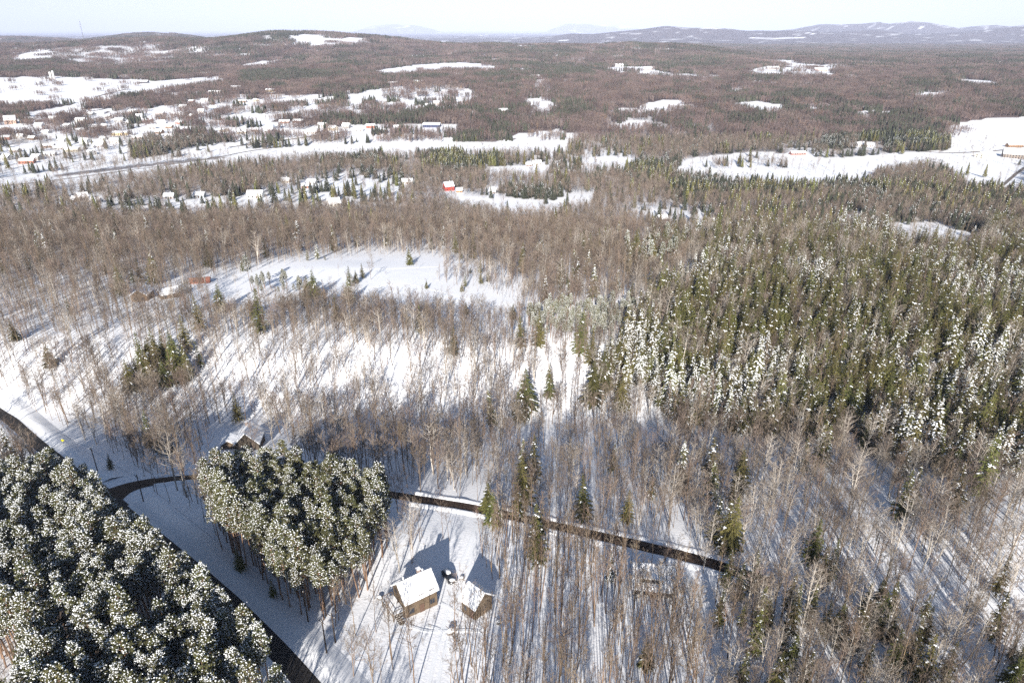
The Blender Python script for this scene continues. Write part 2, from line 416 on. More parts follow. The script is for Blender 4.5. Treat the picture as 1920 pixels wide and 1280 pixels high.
ROAD = [(-260, 620), (-120, 700), (-30, 752), (22, 786), (84, 840), (143, 888), (203, 932), (276, 994), (358, 1060), (436, 1128), (518, 1210), (590, 1290), (690, 1420), (820, 1640)]
SIDE = [(206, 930), (228, 916), (270, 905), (330, 897), (400, 893), (470, 897), (560, 905), (660, 916), (760, 932), (870, 949), (950, 965), (1060, 990), (1180, 1018), (1300, 1046), (1440, 1092)]
TRAIL = [(1560, 780), (1600, 850), (1630, 930), (1660, 1010), (1690, 1090), (1720, 1160), (1780, 1230), (1860, 1330)]
DRIVE = [(905, 962), (890, 1010), (870, 1060), (852, 1100), (842, 1160), (815, 1260), (800, 1400)]

def world_line(pts, step=1.6):
    w = np.array([gp(*p)[:2] for p in pts])
    d = np.concatenate([[0], np.cumsum(np.hypot(*np.diff(w, axis=0).T))])
    n = max(int(d[-1] / step), 4); t = np.linspace(0, d[-1], n)
    x, y = np.interp(t, d, w[:, 0]), np.interp(t, d, w[:, 1])
    for _ in range(8):
        x[1:-1] = (x[:-2] + 2 * x[1:-1] + x[2:]) / 4; y[1:-1] = (y[:-2] + 2 * y[1:-1] + y[2:]) / 4
    return np.stack([x, y], 1)
ROADW, SIDEW, TRAILW, DRIVEW = world_line(ROAD), world_line(SIDE), world_line(TRAIL), world_line(DRIVE)

def near_line(x, y, line, r):
    ok = np.zeros(x.shape, bool)
    lo, hi = line.min(0) - r, line.max(0) + r
    idx = np.nonzero((x > lo[0]) & (x < hi[0]) & (y > lo[1]) & (y < hi[1]))[0]
    for k in range(0, len(idx), 20000):
        s = idx[k:k + 20000]
        d = (x[s, None] - line[None, :, 0]) ** 2 + (y[s, None] - line[None, :, 1]) ** 2
        ok[s] = d.min(1) < r * r
    return ok

KEEP = []      # (x, y, radius) kept clear of trees, filled by the buildings

def growth(x, y, z):
    """densities per m2 of bare, pine, spruce trees and the brush cover"""
    px, py, dep = project(x, y, z)
    n1 = vnoise(x, y, 260, 11); n2 = vnoise(x, y, 90, 12); n3 = vnoise(x, y, 700, 13)
    con = np.clip((n1 * .5 + n2 * .25 + n3 * .35 - .70) * 7, 0, 1)
    farm = np.clip((y - 420) / 500, 0, 1)
    bare = np.where(y < 420, .055, .052) * (1 - .75 * con * farm) * (.75 + .5 * n2)
    hillw = np.clip((y - 2300) / 800, 0, 1)
    con = np.clip(con * (1 - .9 * hillw) + .8 * (vnoise(x, y, 42, 19) * .6 + vnoise(x, y, 110, 20) * .4 > .66) * farm, 0, 1)
    spr = .0015 + .055 * con * farm + .003 * farm
    pine = np.zeros_like(bare)
    brush = np.clip(.05 + .9 * np.clip((y - 500) / 900, 0, 1), 0, .95)
    thin = np.clip((vnoise(x, y, 75, 17) * .6 + vnoise(x, y, 190, 18) * .5 - .62) * 5, 0, 1) * np.clip((y - 450) / 400, 0, 1)
    bare *= 1 - .55 * thin; brush *= 1 - .55 * thin
    op = (vnoise(x, y, 70, 15) * .6 + vnoise(x, y, 210, 14) * .4 > .80) & (y > 800) & (y < 3400)
    bare[op] *= .15; spr[op] *= .2; brush[op] = .05
    # field strips out on the plain
    hill = (y > 2500) & (y < 4300)
    sn_ = np.clip((vnoise(x, y, 240, 44) * .6 + vnoise(x, y, 90, 45) * .45 - .60) * 6, 0, 1)
    brush[hill] *= (1 - .85 * sn_)[hill]; bare[hill] *= (1 - .6 * sn_)[hill]
    q = .5; X_, Y_ = x * math.cos(q) + y * math.sin(q), y * math.cos(q) - x * math.sin(q)
    ca, cb = np.floor(X_ / 95), np.floor(Y_ / 62)
    hv_ = np.sin(ca * 91.7 + cb * 47.3) * 9341.7; hv_ -= np.floor(hv_)
    op = (hv_ > .93) & (y > 750) & (y < 6000)
    bare[op] *= .08; spr[op] *= .08; brush[op] = 0
    op = (y > 2600) & ((vnoise(x, y * .55, 330, 16) > np.where(y > 8000, .93, .90)))
    bare[op] *= .05; spr[op] *= .05; brush[op] = 0
    for poly, b, p, s, br in REG:
        m = inside(px, py, poly)
        if b + p + s < .012 and max(q[1] for q in poly) < 640:      # trees in front stay clear of an opening too
            m |= inside(px, py - np.minimum(13.0 * FPX / dep, 45) * (.5 if max(q[1] for q in poly) < 400 else .35), poly)
        if m.any():
            bare[m], pine[m], spr[m], brush[m] = b, p, s, br
    vil = (y > 700) & (y < 2600) & (bare > .005) & (bare < .02)
    grp = np.clip((vnoise(x, y, 45, 41) * .6 + vnoise(x, y, 19, 46) * .4 - .46) * 16, 0, 6)
    bare[vil] *= grp[vil]; spr[vil] *= np.clip((vnoise(x, y, 38, 42) * .6 + vnoise(x, y, 17, 47) * .4 - .44) * 14, 0, 6)[vil]
    high = (y > 11000) & (z > 120)
    brush[high] *= (.95 - .75 * np.clip(vnoise(x, y * .7, 800, 48) * 2.2 - .8, 0, 1) * np.clip((z - 120) / 160, 0, 1))[high]
    for ln, r in ((ROADW, 6.5), (SIDEW, 3.6), (TRAILW, 2.2), (DRIVEW, 2.6)):
        m = near_line(x, y, ln, r)
        bare[m] = pine[m] = spr[m] = brush[m] = 0
    for kx, ky, r in KEEP:
        m = (x - kx) ** 2 + (y - ky) ** 2 < r * r
        if ky > 400: m |= (np.abs(x - kx - (y - ky) * kx / ky) < r * .75) & (y < ky) & (y > ky - 30)
        bare[m] = pine[m] = spr[m] = 0; brush[m] = 0
    return bare, pine, spr, brush

# ------------------------------------------------------------------ buildings (known first: trees keep clear of them)
PANE = flat_mat('dark_glass', (.02, .025, .035), .08, spec=.5)
FRAME = flat_mat('white_trim', (.7, .7, .68), .5)
WOODD = noise_mat('weathered_boards', (.085, .062, .042), (.17, .125, .085), 3, .85, stretch=(4, 4, .4), bump=.2)
CHIM = flat_mat('chimney_block', (.25, .2, .18), .9)
WALLM = {}
def wall_mat(c):
    if c not in WALLM:
        WALLM[c] = noise_mat('painted_siding', tuple(v * .85 for v in c), tuple(min(v * 1.08, .85) for v in c), 1.4, .7, stretch=(.3, .3, 9))
    return WALLM[c]

def gable_wall(L, W, h, rise):
    b = MB(); l, w = L / 2, W / 2
    v = [(-l, -w, -1.5), (l, -w, -1.5), (l, w, -1.5), (-l, w, -1.5), (-l, -w, h), (l, -w, h), (l, w, h), (-l, w, h), (-l, 0, h + rise), (l, 0, h + rise)]
    b.add(v, [(0, 1, 5, 4), (2, 3, 7, 6), (1, 2, 6, 9, 5), (3, 0, 4, 8, 7), (4, 5, 9, 8), (6, 7, 8, 9)])
    return b

def gable_roof(L, W, h, rise, ov=.45, th=.28):
    b = MB(); l = L / 2 + ov; w = W / 2
    sl = rise / w; wo = w + ov; ze = h - ov * sl
    for s in (-1, 1):
        n = 8; top, bot = [], []
        vs = []
        for i in range(n + 1):
            X = -l + 2 * l * i / n
            for (Y, Z) in ((0, h + rise), (wo * .5, h + rise - wo * .5 * sl), (wo, ze)):
                vs.append((X, s * Y, Z + .04))
        for i in range(n + 1):
            X = -l + 2 * l * i / n
            for (Y, Z) in ((0, h + rise), (wo * .5, h + rise - wo * .5 * sl), (wo, ze)):
                vs.append((X, s * Y, Z + .04 + th * rng.uniform(.75, 1.25) / math.cos(math.atan(sl))))
        m = 3 * (n + 1); fs = []
        for i in range(n):
            for k in range(2):
                a = i * 3 + k
                fs.append((a + m, a + 3 + m, a + 4 + m, a + 1 + m)); fs.append((a, a + 1, a + 4, a + 3))
            fs.append((i * 3 + 2, i * 3 + 2 + m, i * 3 + 5 + m, i * 3 + 5))
        for e in (0, n):
            for k in range(2):
                a = e * 3 + k; fs.append((a, a + 1, a + 1 + m, a + m))
        b.add(vs, fs, 0)
    return b

DARKF = flat_mat('dark_trim', (.10, .075, .055), .7)
def opening(parent, name, mat, c, size, axis, frame=True, sub='frame'):
    """a window or door set proud of the wall; axis 'x' faces +-x, 'y' faces +-y"""
    b = MB(); w, h = size
    if axis == 'y': b.box(c[0], c[1], c[2], w, .08, h)
    else: b.box(c[0], c[1], c[2], .08, w, h)
    o = link(name, b.mesh(name, [mat]), parent)
    if frame:
        f = MB(); t = .09
        for dx, dz, sx, sz in ((0, h / 2 + t / 2, w + 2 * t, t), (0, -h / 2 - t / 2, w + 2 * t, t), (-w / 2 - t / 2, 0, t, h), (w / 2 + t / 2, 0, t, h), (0, 0, .06, h)):
            if axis == 'y': f.box(c[0] + dx, c[1], c[2] + dz, sx, .14, sz)
            else: f.box(c[0], c[1] + dx, c[2] + dz, .14, sx, sz)
        link(sub, f.mesh(sub, [FRAME if frame == 'light' else DARKF]), o)
    return o

def house(name, label, cat, px, py, yaw, L, W, h, rise, wc, roof=None, near=False, chimney=True, windows=None, group=None, pos=None, keep=None, door=True):
    x, y, z = gp(px, py) if pos is None else (pos[0], pos[1], float(terrain(pos[0], pos[1])))
    t = thing(name, label, cat, (x, y, z), R(yaw), group)
    KEEP.append((x, y, keep if keep else max(L, W) * .75 + 1.5))
    wm = wc if not isinstance(wc, tuple) else wall_mat(wc)
    link('wall', gable_wall(L, W, h, rise).mesh('wall', [wm]), t)
    r = link('roof', gable_roof(L, W, h, rise).mesh('roof', [roof or SNOW]), t)
    if chimney:
        b = MB(); b.box(L * .18, W * .08, h + rise + .25, .7, .7, 1.7); b.box(L * .18, W * .08, h + rise + 1.22, .84, .84, .22, 1)
        link('chimney', b.mesh('chimney', [CHIM, SNOW]), r)
    n = windows if windows is not None else max(2, int(L / 3.2))
    big = 1.0 if near else 1.25
    for lev in range(2 if h > 4.2 else 1):
        zz = 1.6 + lev * 2.6
        for i in range(n):
            X = (i + .5) / n * L - L / 2
            if lev == 0 and i == n // 2 and door:
                opening(t, 'door', wall_mat((.12, .07, .05)), (X, -W / 2 - .03, 1.1), (1.0 * big, 2.1), 'y', near)
            else:
                opening(t, 'window', PANE, (X, -W / 2 - .03, zz), (1.1 * big, 1.2 * big), 'y', near)
        for s in (-1, 1):
            for q in ((-.25, .25) if W > 6 else (0,)):
                opening(t, 'window', PANE, (s * (L / 2 + .03), q * W, zz), (1.0 * big, 1.2 * big), 'x', near)
    return t, (x, y, z)

# the wooden cabin and its outbuilding in the yard; ridge parallel to local x, near slope faces local -y
def fit(a, b, h):
    """near eave line given by two photo points and the eave height above ground"""
    g = gp((a[0] + b[0]) / 2, (a[1] + b[1]) / 2 + 24)
    z = g[2] + h
    A, B = up(*a, z), up(*b, z)
    d = B - A
    return A, B, math.atan2(d[1], d[0]), float(np.hypot(d[0], d[1])), g[2]

A, B, yw, L, g0 = fit((760, 1136), (823, 1106), 4.1)
Wc = 7.0; nrm = np.array([-math.sin(yw), math.cos(yw)])
cc = (A[:2] + B[:2]) / 2 + nrm * Wc / 2
cabin, cpos = house('cabin', 'dark board cabin with broad snowy roof and side deck, left of the parked car', 'cabin', 0, 0, math.degrees(yw), L - .6, Wc - .9, 4.45, 2.9, WOODD, near=True, pos=cc, windows=3, keep=8)
cabin.location[2] = g0
for X in (-2.4, 2.2):
    b = MB(); b.tube([(X, .3, 6.9), (X, .3, 8.0)], [.16, .16], 8); b.lump((X, .3, 8.0), .3, .3, .3, 1)
    link('roof_vent', b.mesh('roof_vent', [flat_mat('grey_metal', (.3, .3, .3), .4, .6), SNOW]), [c for c in cabin.children if c.name.startswith('roof')][0])
b = MB()                                    # deck with posts, stairs and lattice on the left gable side
lx = -(L - .6) / 2
b.box(lx - 1.5, .2, 1.9, 2.9, 5.6, .18)
for X in (lx - .4, lx - 2.8):
    for Y in (-2.5, .2, 2.9):
        b.box(X, Y, .9, .18, .18, 3.0); b.box(X, Y, 2.5, .14, .14, 1.1)
for Y in (-2.5, 2.9): b.box(lx - 1.6, Y, 3.0, 2.6, .1, .1)
b.box(lx - 2.8, .2, 3.0, .1, 5.4, .1)
for i in range(9): b.box(lx - 2.8, -2.3 + i * .62, 2.5, .05, .05, 1.0)
for i in range(7): b.box(lx - 2.0 + .1 * i, -3.0 - i * .3, 1.7 - i * .28, 1.2, .3, .1)
b.box(lx - 1.5, .2, 2.03, 2.7, 5.4, .1, 1)
link('deck', b.mesh('deck', [WOODD, SNOW]), cabin)

A, B, yw2, L2, g2 = fit((860.2, 1123.4), (889.8, 1145.3), 3.2)
W2 = 6.0; nrm = np.array([-math.sin(yw2), math.cos(yw2)])
cc = (A[:2] + B[:2]) / 2 + nrm * W2 / 2
shed, spos = house('outbuilding', 'small brown board outbuilding with snowy gable roof, right of the parked car', 'outbuilding', 0, 0, math.degrees(yw2), L2 - .6, W2 - .9, 3.5, 2.4, WOODD, near=True, pos=cc, windows=2, chimney=False, keep=9)
shed.location[2] = g2

# white house in the clearing below the lane
wx, wy, wz = gp(1224, 1121)
white_house, _ = house('house', 'pale house under deep snow with a long window dormer, in the clearing below the lane', 'house', 0, 0, -8, 8.6, 8.0, 2.7, 3.2, (.40, .39, .38), near=True, pos=(wx + .6, wy + 4.2), windows=5, keep=4.6)
b = MB(); b.box(-.8, -2.2, 4.2, 4.6, 2.2, 1.4); dm = link('dormer', b.mesh('dormer', [wall_mat((.40, .39, .38))]), white_house)
b = MB(); b.box(-.8, -2.1, 5.08, 5.0, 2.8, .3); link('dormer_roof', b.mesh('dormer_roof', [SNOW]), dm)
for i in range(4): opening(dm, 'window', PANE, (-2.4 + i * 1.08, -3.34, 4.2), (.75, .8), 'y', False)

# house behind the pine grove
hx, hy, hz = gp(462, 843)
grove_house, _ = house('house', 'dark gabled house with steep snowy roof, behind the roadside pine grove', 'house', 0, 0, 0, 8.4, 7.6, 3.4, 3.9, (.075, .06, .045), near=True, pos=(hx + .0, hy + 4), windows=3, keep=10)
grove_house.rotation_euler[2] = R(97)
b = MB(); wb = gable_wall(4.2, 5.2, 2.4, 1.7); b.merge(wb); b.v = [(p[0] - .6, p[1] + 6.3, p[2]) for p in b.v]
wg = link('side_wing', b.mesh('side_wing', [WOODD]), grove_house)
b = gable_roof(4.2, 5.2, 2.4, 1.7); b.v = [(p[0] - .6, p[1] + 6.3, p[2]) for p in b.v]
link('wing_roof', b.mesh('wing_roof', [SNOW]), wg)

# the two houses and the rust shed left of the meadow
house('house', 'brown gabled house with a lit yellow corner, left of the open meadow', 'house', 269, 560, 95, 9, 7.6, 3.6, 2.6, (.20, .13, .08), near=True, windows=2)
house('house', 'low brown house with a snowy roof, between two tall spruces near the rust-red shed', 'house', 318, 556, 40, 9, 6.5, 2.6, 2.2, (.14, .09, .06), near=True, windows=2)
RUST = noise_mat('rusty_sheet', (.17, .07, .05), (.27, .12, .085), 2, .7)
t, p = house('shed', 'long low shed with bare rust-red metal roof at the meadow edge', 'shed', 376, 530, 14, 10, 3.6, 1.5, 1.3, (.25, .10, .07), roof=RUST, chimney=False, windows=2)

HOUSES = [  # name, px, py, yaw, L, W, h, rise, colour, label
    ('house', 841, 357, 28, 10, 8, 5, 4.0, (.50, .055, .035), 'bright red two-storey house with snowy roof and white windows'),
    ('shed', 861, 360, 10, 6, 5, 2.4, 2.0, (.42, .24, .10), 'small ochre shed just right of the bright red house'),
    ('cottage', 925, 362, -20, 7, 6, 2.6, 3.2, (.35, .33, .32), 'steep-roofed cottage among firs, right of the red house and its shed'),
    ('house', 480, 370, 3, 15, 9, 4.6, 2.4, (.80, .77, .70), 'large cream house with three rows of windows on the long snowfield'),
    ('house', 626, 386, 30, 11, 9, 3.2, 4.2, (.66, .64, .60), 'white house with steep snowy roof at the lower edge of the long snowfield'),
    ('house', 764, 344, 5, 12, 9, 3.0, 2.6, (.55, .52, .50), 'grey-white house near the right end of the wooded snowfield'),
    ('house', 536, 342, 8, 9, 7, 2.8, 2.4, (.5, .46, .40), 'beige bungalow between dark spruces above the large cream house'),
    ('house', 585, 345, -10, 10, 7, 2.8, 2.4, (.48, .44, .42), 'grey bungalow right of the beige bungalow between spruces'),
    ('house', 572, 352, 12, 7, 6, 2.6, 2.2, (.35, .16, .09), 'small russet house tucked below the grey bungalow'),
    ('house', 156, 373, 35, 9, 8, 3.2, 3.0, (.5, .48, .46), 'pale house with blunt snowy roof deep in the left roadside wood'),
    ('house', 181, 380, -15, 11, 7, 2.8, 2.2, (.42, .45, .5), 'blue-grey bungalow right of the pale house in the left wood'),
    ('house', 141, 378, -30, 7, 6, 2.8, 2.4, (.33, .25, .2), 'small brown house left of the pale house in the left wood'),
    ('house', 318, 372, 10, 9, 7, 2.8, 2.4, (.4, .36, .34), 'grey-brown bungalow beside the tall dark firs on the left snowfield'),
    ('house', 375, 370, 5, 10, 8, 3, 2.4, (.35, .38, .4), 'slate house under snowy shrubs left of the large cream house'),
    ('house', 1006, 309, 12, 12, 8, 3.2, 2.6, (.5, .47, .45), 'lone pale house at the right end of the small mid-valley field'),
    ('shed', 992, 311, -5, 8, 6, 2.5, 2.0, (.26, .2, .17), 'brown shed left of the lone pale house in the mid-valley field'),
    ('barn', 1905, 296, -28, 34, 22, 6, 7, (.24, .20, .17), 'wide brown-gabled barn with snowy roof at the right-hand snowfield'),
    ('house', 1846, 296, 18, 22, 14, 5, 3.6, (.78, .72, .60), 'cream farmhouse left of the wide barn'),
    ('house', 1901, 276, 4, 24, 8, 4, 2.4, (.28, .17, .10), 'long log-brown house behind the wide barn'),
    ('house', 1495, 290, 8, 22, 8, 3, 2.2, (.38, .20, .17), 'long low house with a brick-red end, below the dark pine windbreak'),
    ('house', 1612, 274, 5, 11, 9, 3, 3, (.6, .58, .56), 'left of the twin white cottages under the pine windbreak'),
    ('house', 1630, 275, -8, 10, 8, 3, 3, (.62, .6, .58), 'right of the twin white cottages under the pine windbreak'),
    ('house', 1241, 414, 20, 8, 6, 2.6, 2.4, (.10, .10, .11), 'charcoal cabin in the small clearing above the dark fir slope'),
    ('house', 21, 232, 24, 18, 13, 7, 7, (.52, .36, .28), 'tall brick-pink building with steep gable in the left village'),
    ('house', 227, 253, 6, 26, 12, 4, 2.2, (.66, .53, .30), 'long mustard-yellow hall in the village'),
    ('house', 136, 284, 4, 20, 10, 4, 2.2, (.42, .38, .30), 'khaki flat-fronted block in the village snowfield'),
    ('house', 52, 306, 12, 18, 10, 4, 2.6, (.33, .14, .09), 'rust-brown house nearest the railway in the village'),
    ('house', 270, 156, 3, 24, 12, 4.5, 3, (.07, .07, .08), 'black barn on the upper left farmland'),
    ('house', 383, 141, 4, 24, 12, 5, 3, (.55, .40, .26), 'tan farmhouse below the far wooded hill'),
    ('house', 443, 166, 6, 24, 12, 4, 2.6, (.68, .60, .56), 'pinkish-white house on the knoll above the village'),
    ('house', 507, 172, -6, 20, 12, 4, 2.6, (.70, .58, .36), 'yellow house on the knoll above the village'),
    ('house', 403, 175, 8, 26, 10, 3.5, 2.4, (.58, .54, .52), 'long grey-white house below the pinkish house on the knoll'),
    ('house', 534, 231, 5, 18, 10, 3.6, 2.4, (.28, .16, .12), 'left one of two brown houses by the river flats'),
    ('house', 560, 230, -7, 18, 10, 3.6, 2.4, (.27, .17, .14), 'right one of two brown houses by the river flats'),
    ('house', 585, 250, 10, 16, 10, 3.6, 2.6, (.5, .48, .46), 'grey house with snowy roof beside the river road'),
    ('house', 322, 258, -4, 18, 10, 3.4, 2.4, (.44, .42, .40), 'grey house right of the mustard-yellow hall'),
    ('house', 258, 261, 14, 16, 9, 3.4, 2.4, (.3, .24, .22), 'brown house just right of the mustard-yellow hall'),
    ('house', 118, 266, -18, 14, 9, 3.4, 2.6, (.55, .53, .5), 'white house amid dark trees left of the mustard-yellow hall'),
    ('house', 152, 228, 8, 16, 10, 4, 3, (.54, .52, .5), 'white house at the top of the village slope'),
    ('house', 75, 238, -10, 15, 10, 4, 3, (.5, .5, .5), 'pale house right of the tall brick-pink building'),
    ('house', 205, 222, 20, 15, 10, 4, 3, (.36, .32, .3), 'grey-brown house near the upper village bend'),
    ('house', 250, 212, -14, 15, 10, 4, 3, (.56, .54, .52), 'white house right of the upper village bend'),
    ('house', 300, 215, 6, 16, 10, 4, 3, (.42, .38, .36), 'greyish house on the upper village terrace'),
    ('house', 345, 203, -6, 15, 10, 4, 3, (.5, .48, .45), 'pale house high on the village terrace'),
    ('house', 95, 292, 10, 15, 9, 3.4, 2.4, (.5, .48, .46), 'white house between the khaki block and the railway'),
    ('house', 30, 285, -12, 14, 9, 3.4, 2.4, (.3, .26, .24), 'dark house at the left village edge above the railway'),
    ('house', 185, 276, 10, 14, 9, 3.4, 2.4, (.46, .46, .48), 'grey house between the khaki block and the yellow hall'),
    ('house', 810, 238, -6, 30, 14, 4.5, 2.6, (.06, .07, .13), 'long navy-dark building beside the river flats'),
    ('house', 805, 201, 5, 18, 12, 4, 3, (.6, .58, .56), 'left white house in the mid-forest clearing'),
    ('house', 821, 196, -8, 18, 12, 4, 3, (.58, .55, .5), 'right white house in the mid-forest clearing'),
    ('house', 942, 211, 12, 20, 12, 4, 3.4, (.12, .08, .06), 'dark brown chalet alone in the middle forest'),
    ('house', 737, 159, 6, 24, 14, 4, 3, (.62, .56, .48), 'cream house at the left of the hillside clearings'),
    ('house', 784, 156, -6, 24, 14, 4, 3, (.7, .62, .42), 'straw-yellow house in the hillside clearings'),
    ('house', 858, 142, 6, 26, 14, 4, 3, (.6, .55, .54), 'white house in the highest hillside clearing'),
    ('house', 1003, 146, 4, 26, 14, 4.5, 3, (.62, .50, .46), 'pinkish house in the little square clearing'),
    ('house', 1448, 130, 4, 40, 18, 5, 4, (.6, .56, .54), 'left pale farmhouse of the far right hamlet'),
    ('house', 1538, 133, -5, 40, 18, 5, 4, (.55, .36, .3), 'reddish farmhouse of the far right hamlet'),
    ('house', 1160, 125, 4, 30, 16, 5, 4, (.62, .58, .56), 'white farmhouse of the far middle hamlet'),
    ('house', 1215, 131, -8, 30, 16, 5, 4, (.36, .28, .26), 'brown farmhouse of the far middle hamlet'),
]
_known = []
for nm, px, py, yaw, L, W, h, ri, col, lab in HOUSES:
    house(nm, lab, nm, px, py, yaw, L, W, h, ri, col, chimney=nm not in ('shed', 'barn') and L < 15)
    if py < 300 and px < 600: _known.append((px, py, lab))
# the rest of the village: small houses on its terraces
VILLAGE = [(12, 262), (40, 258), (62, 262), (88, 250), (108, 245), (128, 240), (150, 246), (176, 240), (196, 238), (170, 216), (188, 214), (225, 228), (245, 232), (262, 222), (280, 228), (302, 232), (318, 240), (338, 232), (360, 222), (378, 212),
           (400, 206), (330, 216), (285, 242), (300, 250), (345, 246), (15, 300), (70, 300), (92, 276), (110, 280), (160, 268), (172, 290), (196, 262), (215, 268), (10, 246), (55, 225), (100, 226), (420, 246), (452, 250), (478, 246), (505, 248), (520, 240), (605, 238), (625, 244), (650, 240), (672, 246), (695, 240), (720, 248), (745, 242), (360, 192), (385, 190), (455, 192), (480, 190)]
_cols = (('white', (.6, .58, .56)), ('grey', (.36, .35, .34)), ('brown', (.24, .16, .11)), ('beige', (.5, .43, .33)), ('red-brown', (.32, .13, .09)), ('slate-blue', (.22, .26, .32)))
_cnt = {}
_ordw = ('nearest', 'second nearest', 'third nearest', 'fourth nearest', 'fifth nearest', 'sixth nearest')
_todo = []
for k, (px, py) in enumerate(VILLAGE):
    cn, cc_ = _cols[int(rng.choice(6, p=(.3, .2, .2, .12, .1, .08)))]
    dd = [((px - a) ** 2 + 9 * (py - b) ** 2, l) for a, b, l in _known if len(l.split()) <= 9]
    dist, lab = min(dd); _todo.append((cn, lab, dist, px, py, cc_))
for cn, lab, dist, px, py, cc_ in sorted(_todo, key=lambda t: (t[0], t[1], t[2])):
    n_ = _cnt.get((cn, lab), 0); _cnt[(cn, lab)] = n_ + 1
    lab_ = f"small {cn} village house, {_ordw[min(n_, 5)]} to the {lab}"
    if len(lab_.split()) > 16: lab_ = f"{cn} house {_ordw[min(n_, 5)]} to the {lab}"
    house('house', lab_, 'house', px, py, float(rng.uniform(-40, 40)), float(rng.uniform(10, 16)), float(rng.uniform(8, 11)), float(rng.choice((2.8, 3.2, 4.6))), float(rng.uniform(2, 3.6)), cc_, chimney=False, group='small houses of the left village', windows=2)

# ------------------------------------------------------------------ ground sheet
ys = np.concatenate([[-900, -500, -250, -120, -50], np.linspace(-10, 24, 8), np.geomspace(26, 900, 420), np.geomspace(908, 120000, 330)])
us = np.concatenate([[-6, -4, -2.8, -2, -1.5, -1.25], np.linspace(-1.1, 1.1, 360), [1.25, 1.5, 2, 2.8, 4, 6]])
Yg, Ug = np.meshgrid(ys, us, indexing='ij')
Xg = Ug * (np.maximum(Yg, 15) + 60 + np.maximum(15 - Yg, 0) * .6)
Zg = terrain(Xg, Yg)
nr, nc = Yg.shape
me = bpy.data.meshes.new('ground')
me.vertices.add(nr * nc)
me.vertices.foreach_set('co', np.stack([Xg, Yg, Zg], -1).astype(np.float32).ravel())
ii, jj = np.meshgrid(np.arange(nr - 1), np.arange(nc - 1), indexing='ij')
a = (ii * nc + jj).ravel()
quads = np.stack([a, a + 1, a + nc + 1, a + nc], 1)
me.loops.add(quads.size); me.loops.foreach_set('vertex_index', quads.ravel().astype(np.int32))
me.polygons.add(len(quads)); me.polygons.foreach_set('loop_start', np.arange(0, quads.size, 4).astype(np.int32))
me.polygons.foreach_set('use_smooth', np.ones(len(quads), bool))
me.update(calc_edges=True); me.validate()
gb = growth(Xg.ravel(), np.maximum(Yg, 60).ravel(), Zg.ravel())[3]
gb = gb.reshape(Yg.shape); gb[Yg < 60] = 0
# beyond the last modelled woods the land itself reads as wood and field
at = me.attributes.new('brush', 'FLOAT', 'POINT'); at.data.foreach_set('value', gb.astype(np.float32).ravel())
me.materials.append(GROUND)
tag(link('ground', me), kind='structure')

# ------------------------------------------------------------------ roads and banks
def ribbon_sheet(name, line, prof, mat, flare=None):
    """prof: list of (offset to the right, height above ground)"""
    d = np.gradient(line, axis=0); d /= np.linalg.norm(d, axis=1)[:, None]
    nrm = np.stack([d[:, 1], -d[:, 0]], 1)
    vs, fs = [], []; k = len(prof)
    for i, p in enumerate(line):
        for o, hh in prof:
            q = p + nrm[i] * o * (flare[i] if flare is not None else 1)
            j = rng.uniform(.8, 1.25) if hh > .3 else 1
            vs.append((q[0], q[1], float(terrain(q[0], q[1])) + hh * j))
    for i in range(len(line) - 1):
        for m in range(k - 1):
            fs.append((i * k + m, i * k + m + 1, (i + 1) * k + m + 1, (i + 1) * k + m))
    b = MB(); b.add(vs, fs)
    o = link(name, b.mesh(name, [mat], True)); tag(o, kind='structure'); return o
ribbon_sheet('road', ROADW, [(-2.2, .10), (-1, .15), (1, .15), (2.9, .06)], ASPH)
JN = int(np.argmin(((ROADW - SIDEW[0]) ** 2).sum(1)))
ribbon_sheet('side_road', SIDEW, [(-2.1, .10), (-1, .16), (0, .19), (1, .16), (2.1, .10)], LANE, 1 + 1.3 * np.exp(-np.arange(len(SIDEW)) / 4.0))
ribbon_sheet('snow_bank', ROADW[JN + 6:], [(-8.5, .0), (-6.2, .45), (-4.6, .7), (-3.4, .38), (-2.6, .17), (-1.6, .17)], SNOW)
ribbon_sheet('snow_bank', ROADW, [(2.5, .08), (2.9, .17), (3.5, .4), (4.6, .7), (6.0, .45), (8.0, .0)], SNOW)
ribbon_sheet('snow_bank', ROADW[:JN - 5], [(-8.5, .0), (-6.2, .45), (-4.6, .7), (-3.4, .38), (-2.6, .17), (-1.6, .17)], SNOW)
ribbon_sheet('snow_bank', SIDEW[8:], [(1.8, .0), (2.3, .4), (3.0, .5), (4.2, .0)], SNOW)
ribbon_sheet('snow_bank', SIDEW[8:], [(-4.4, .0), (-3.0, .55), (-2.3, .4), (-1.8, .0)], SNOW)
for nm, pts, w, m in (
    ('railway_track', [(-120, 368), (0, 350), (60, 343), (150, 332), (240, 319), (330, 307), (430, 291), (470, 283), (520, 276)], 2.2, RAIL),
    ('village_road', [(180, 182), (208, 174), (235, 168)], 4, RAIL),
    ('village_road', [(150, 212), (190, 206), (212, 199), (225, 190), (300, 196)], 4, ASPH),
    ('village_road', [(430, 276), (540, 262), (600, 254), (650, 247)], 3, RAIL),
    ('farm_lane', [(1870, 356), (1900, 330), (1925, 312)], 2.0, RAIL),
    ('farm_lane', [(1640, 277), (1700, 282), (1780, 288), (1850, 284), (1925, 274)], 2.5, RAIL),
    ('hillside_track', [(835, 112), (845, 105), (855, 97)], 9, SNOW),
):
    ribbon_sheet(nm, world_line(pts, 6), [(-w, .1), (0, .2), (w, .1)], m)

# tyre tracks in the driveway snow
for off in (-.8, .8):
    ribbon_sheet('driveway_rut', DRIVEW[3:], [(off - .45, 0), (off - .22, .13), (off, .02), (off + .22, .13), (off + .45, 0)], SNOWC)

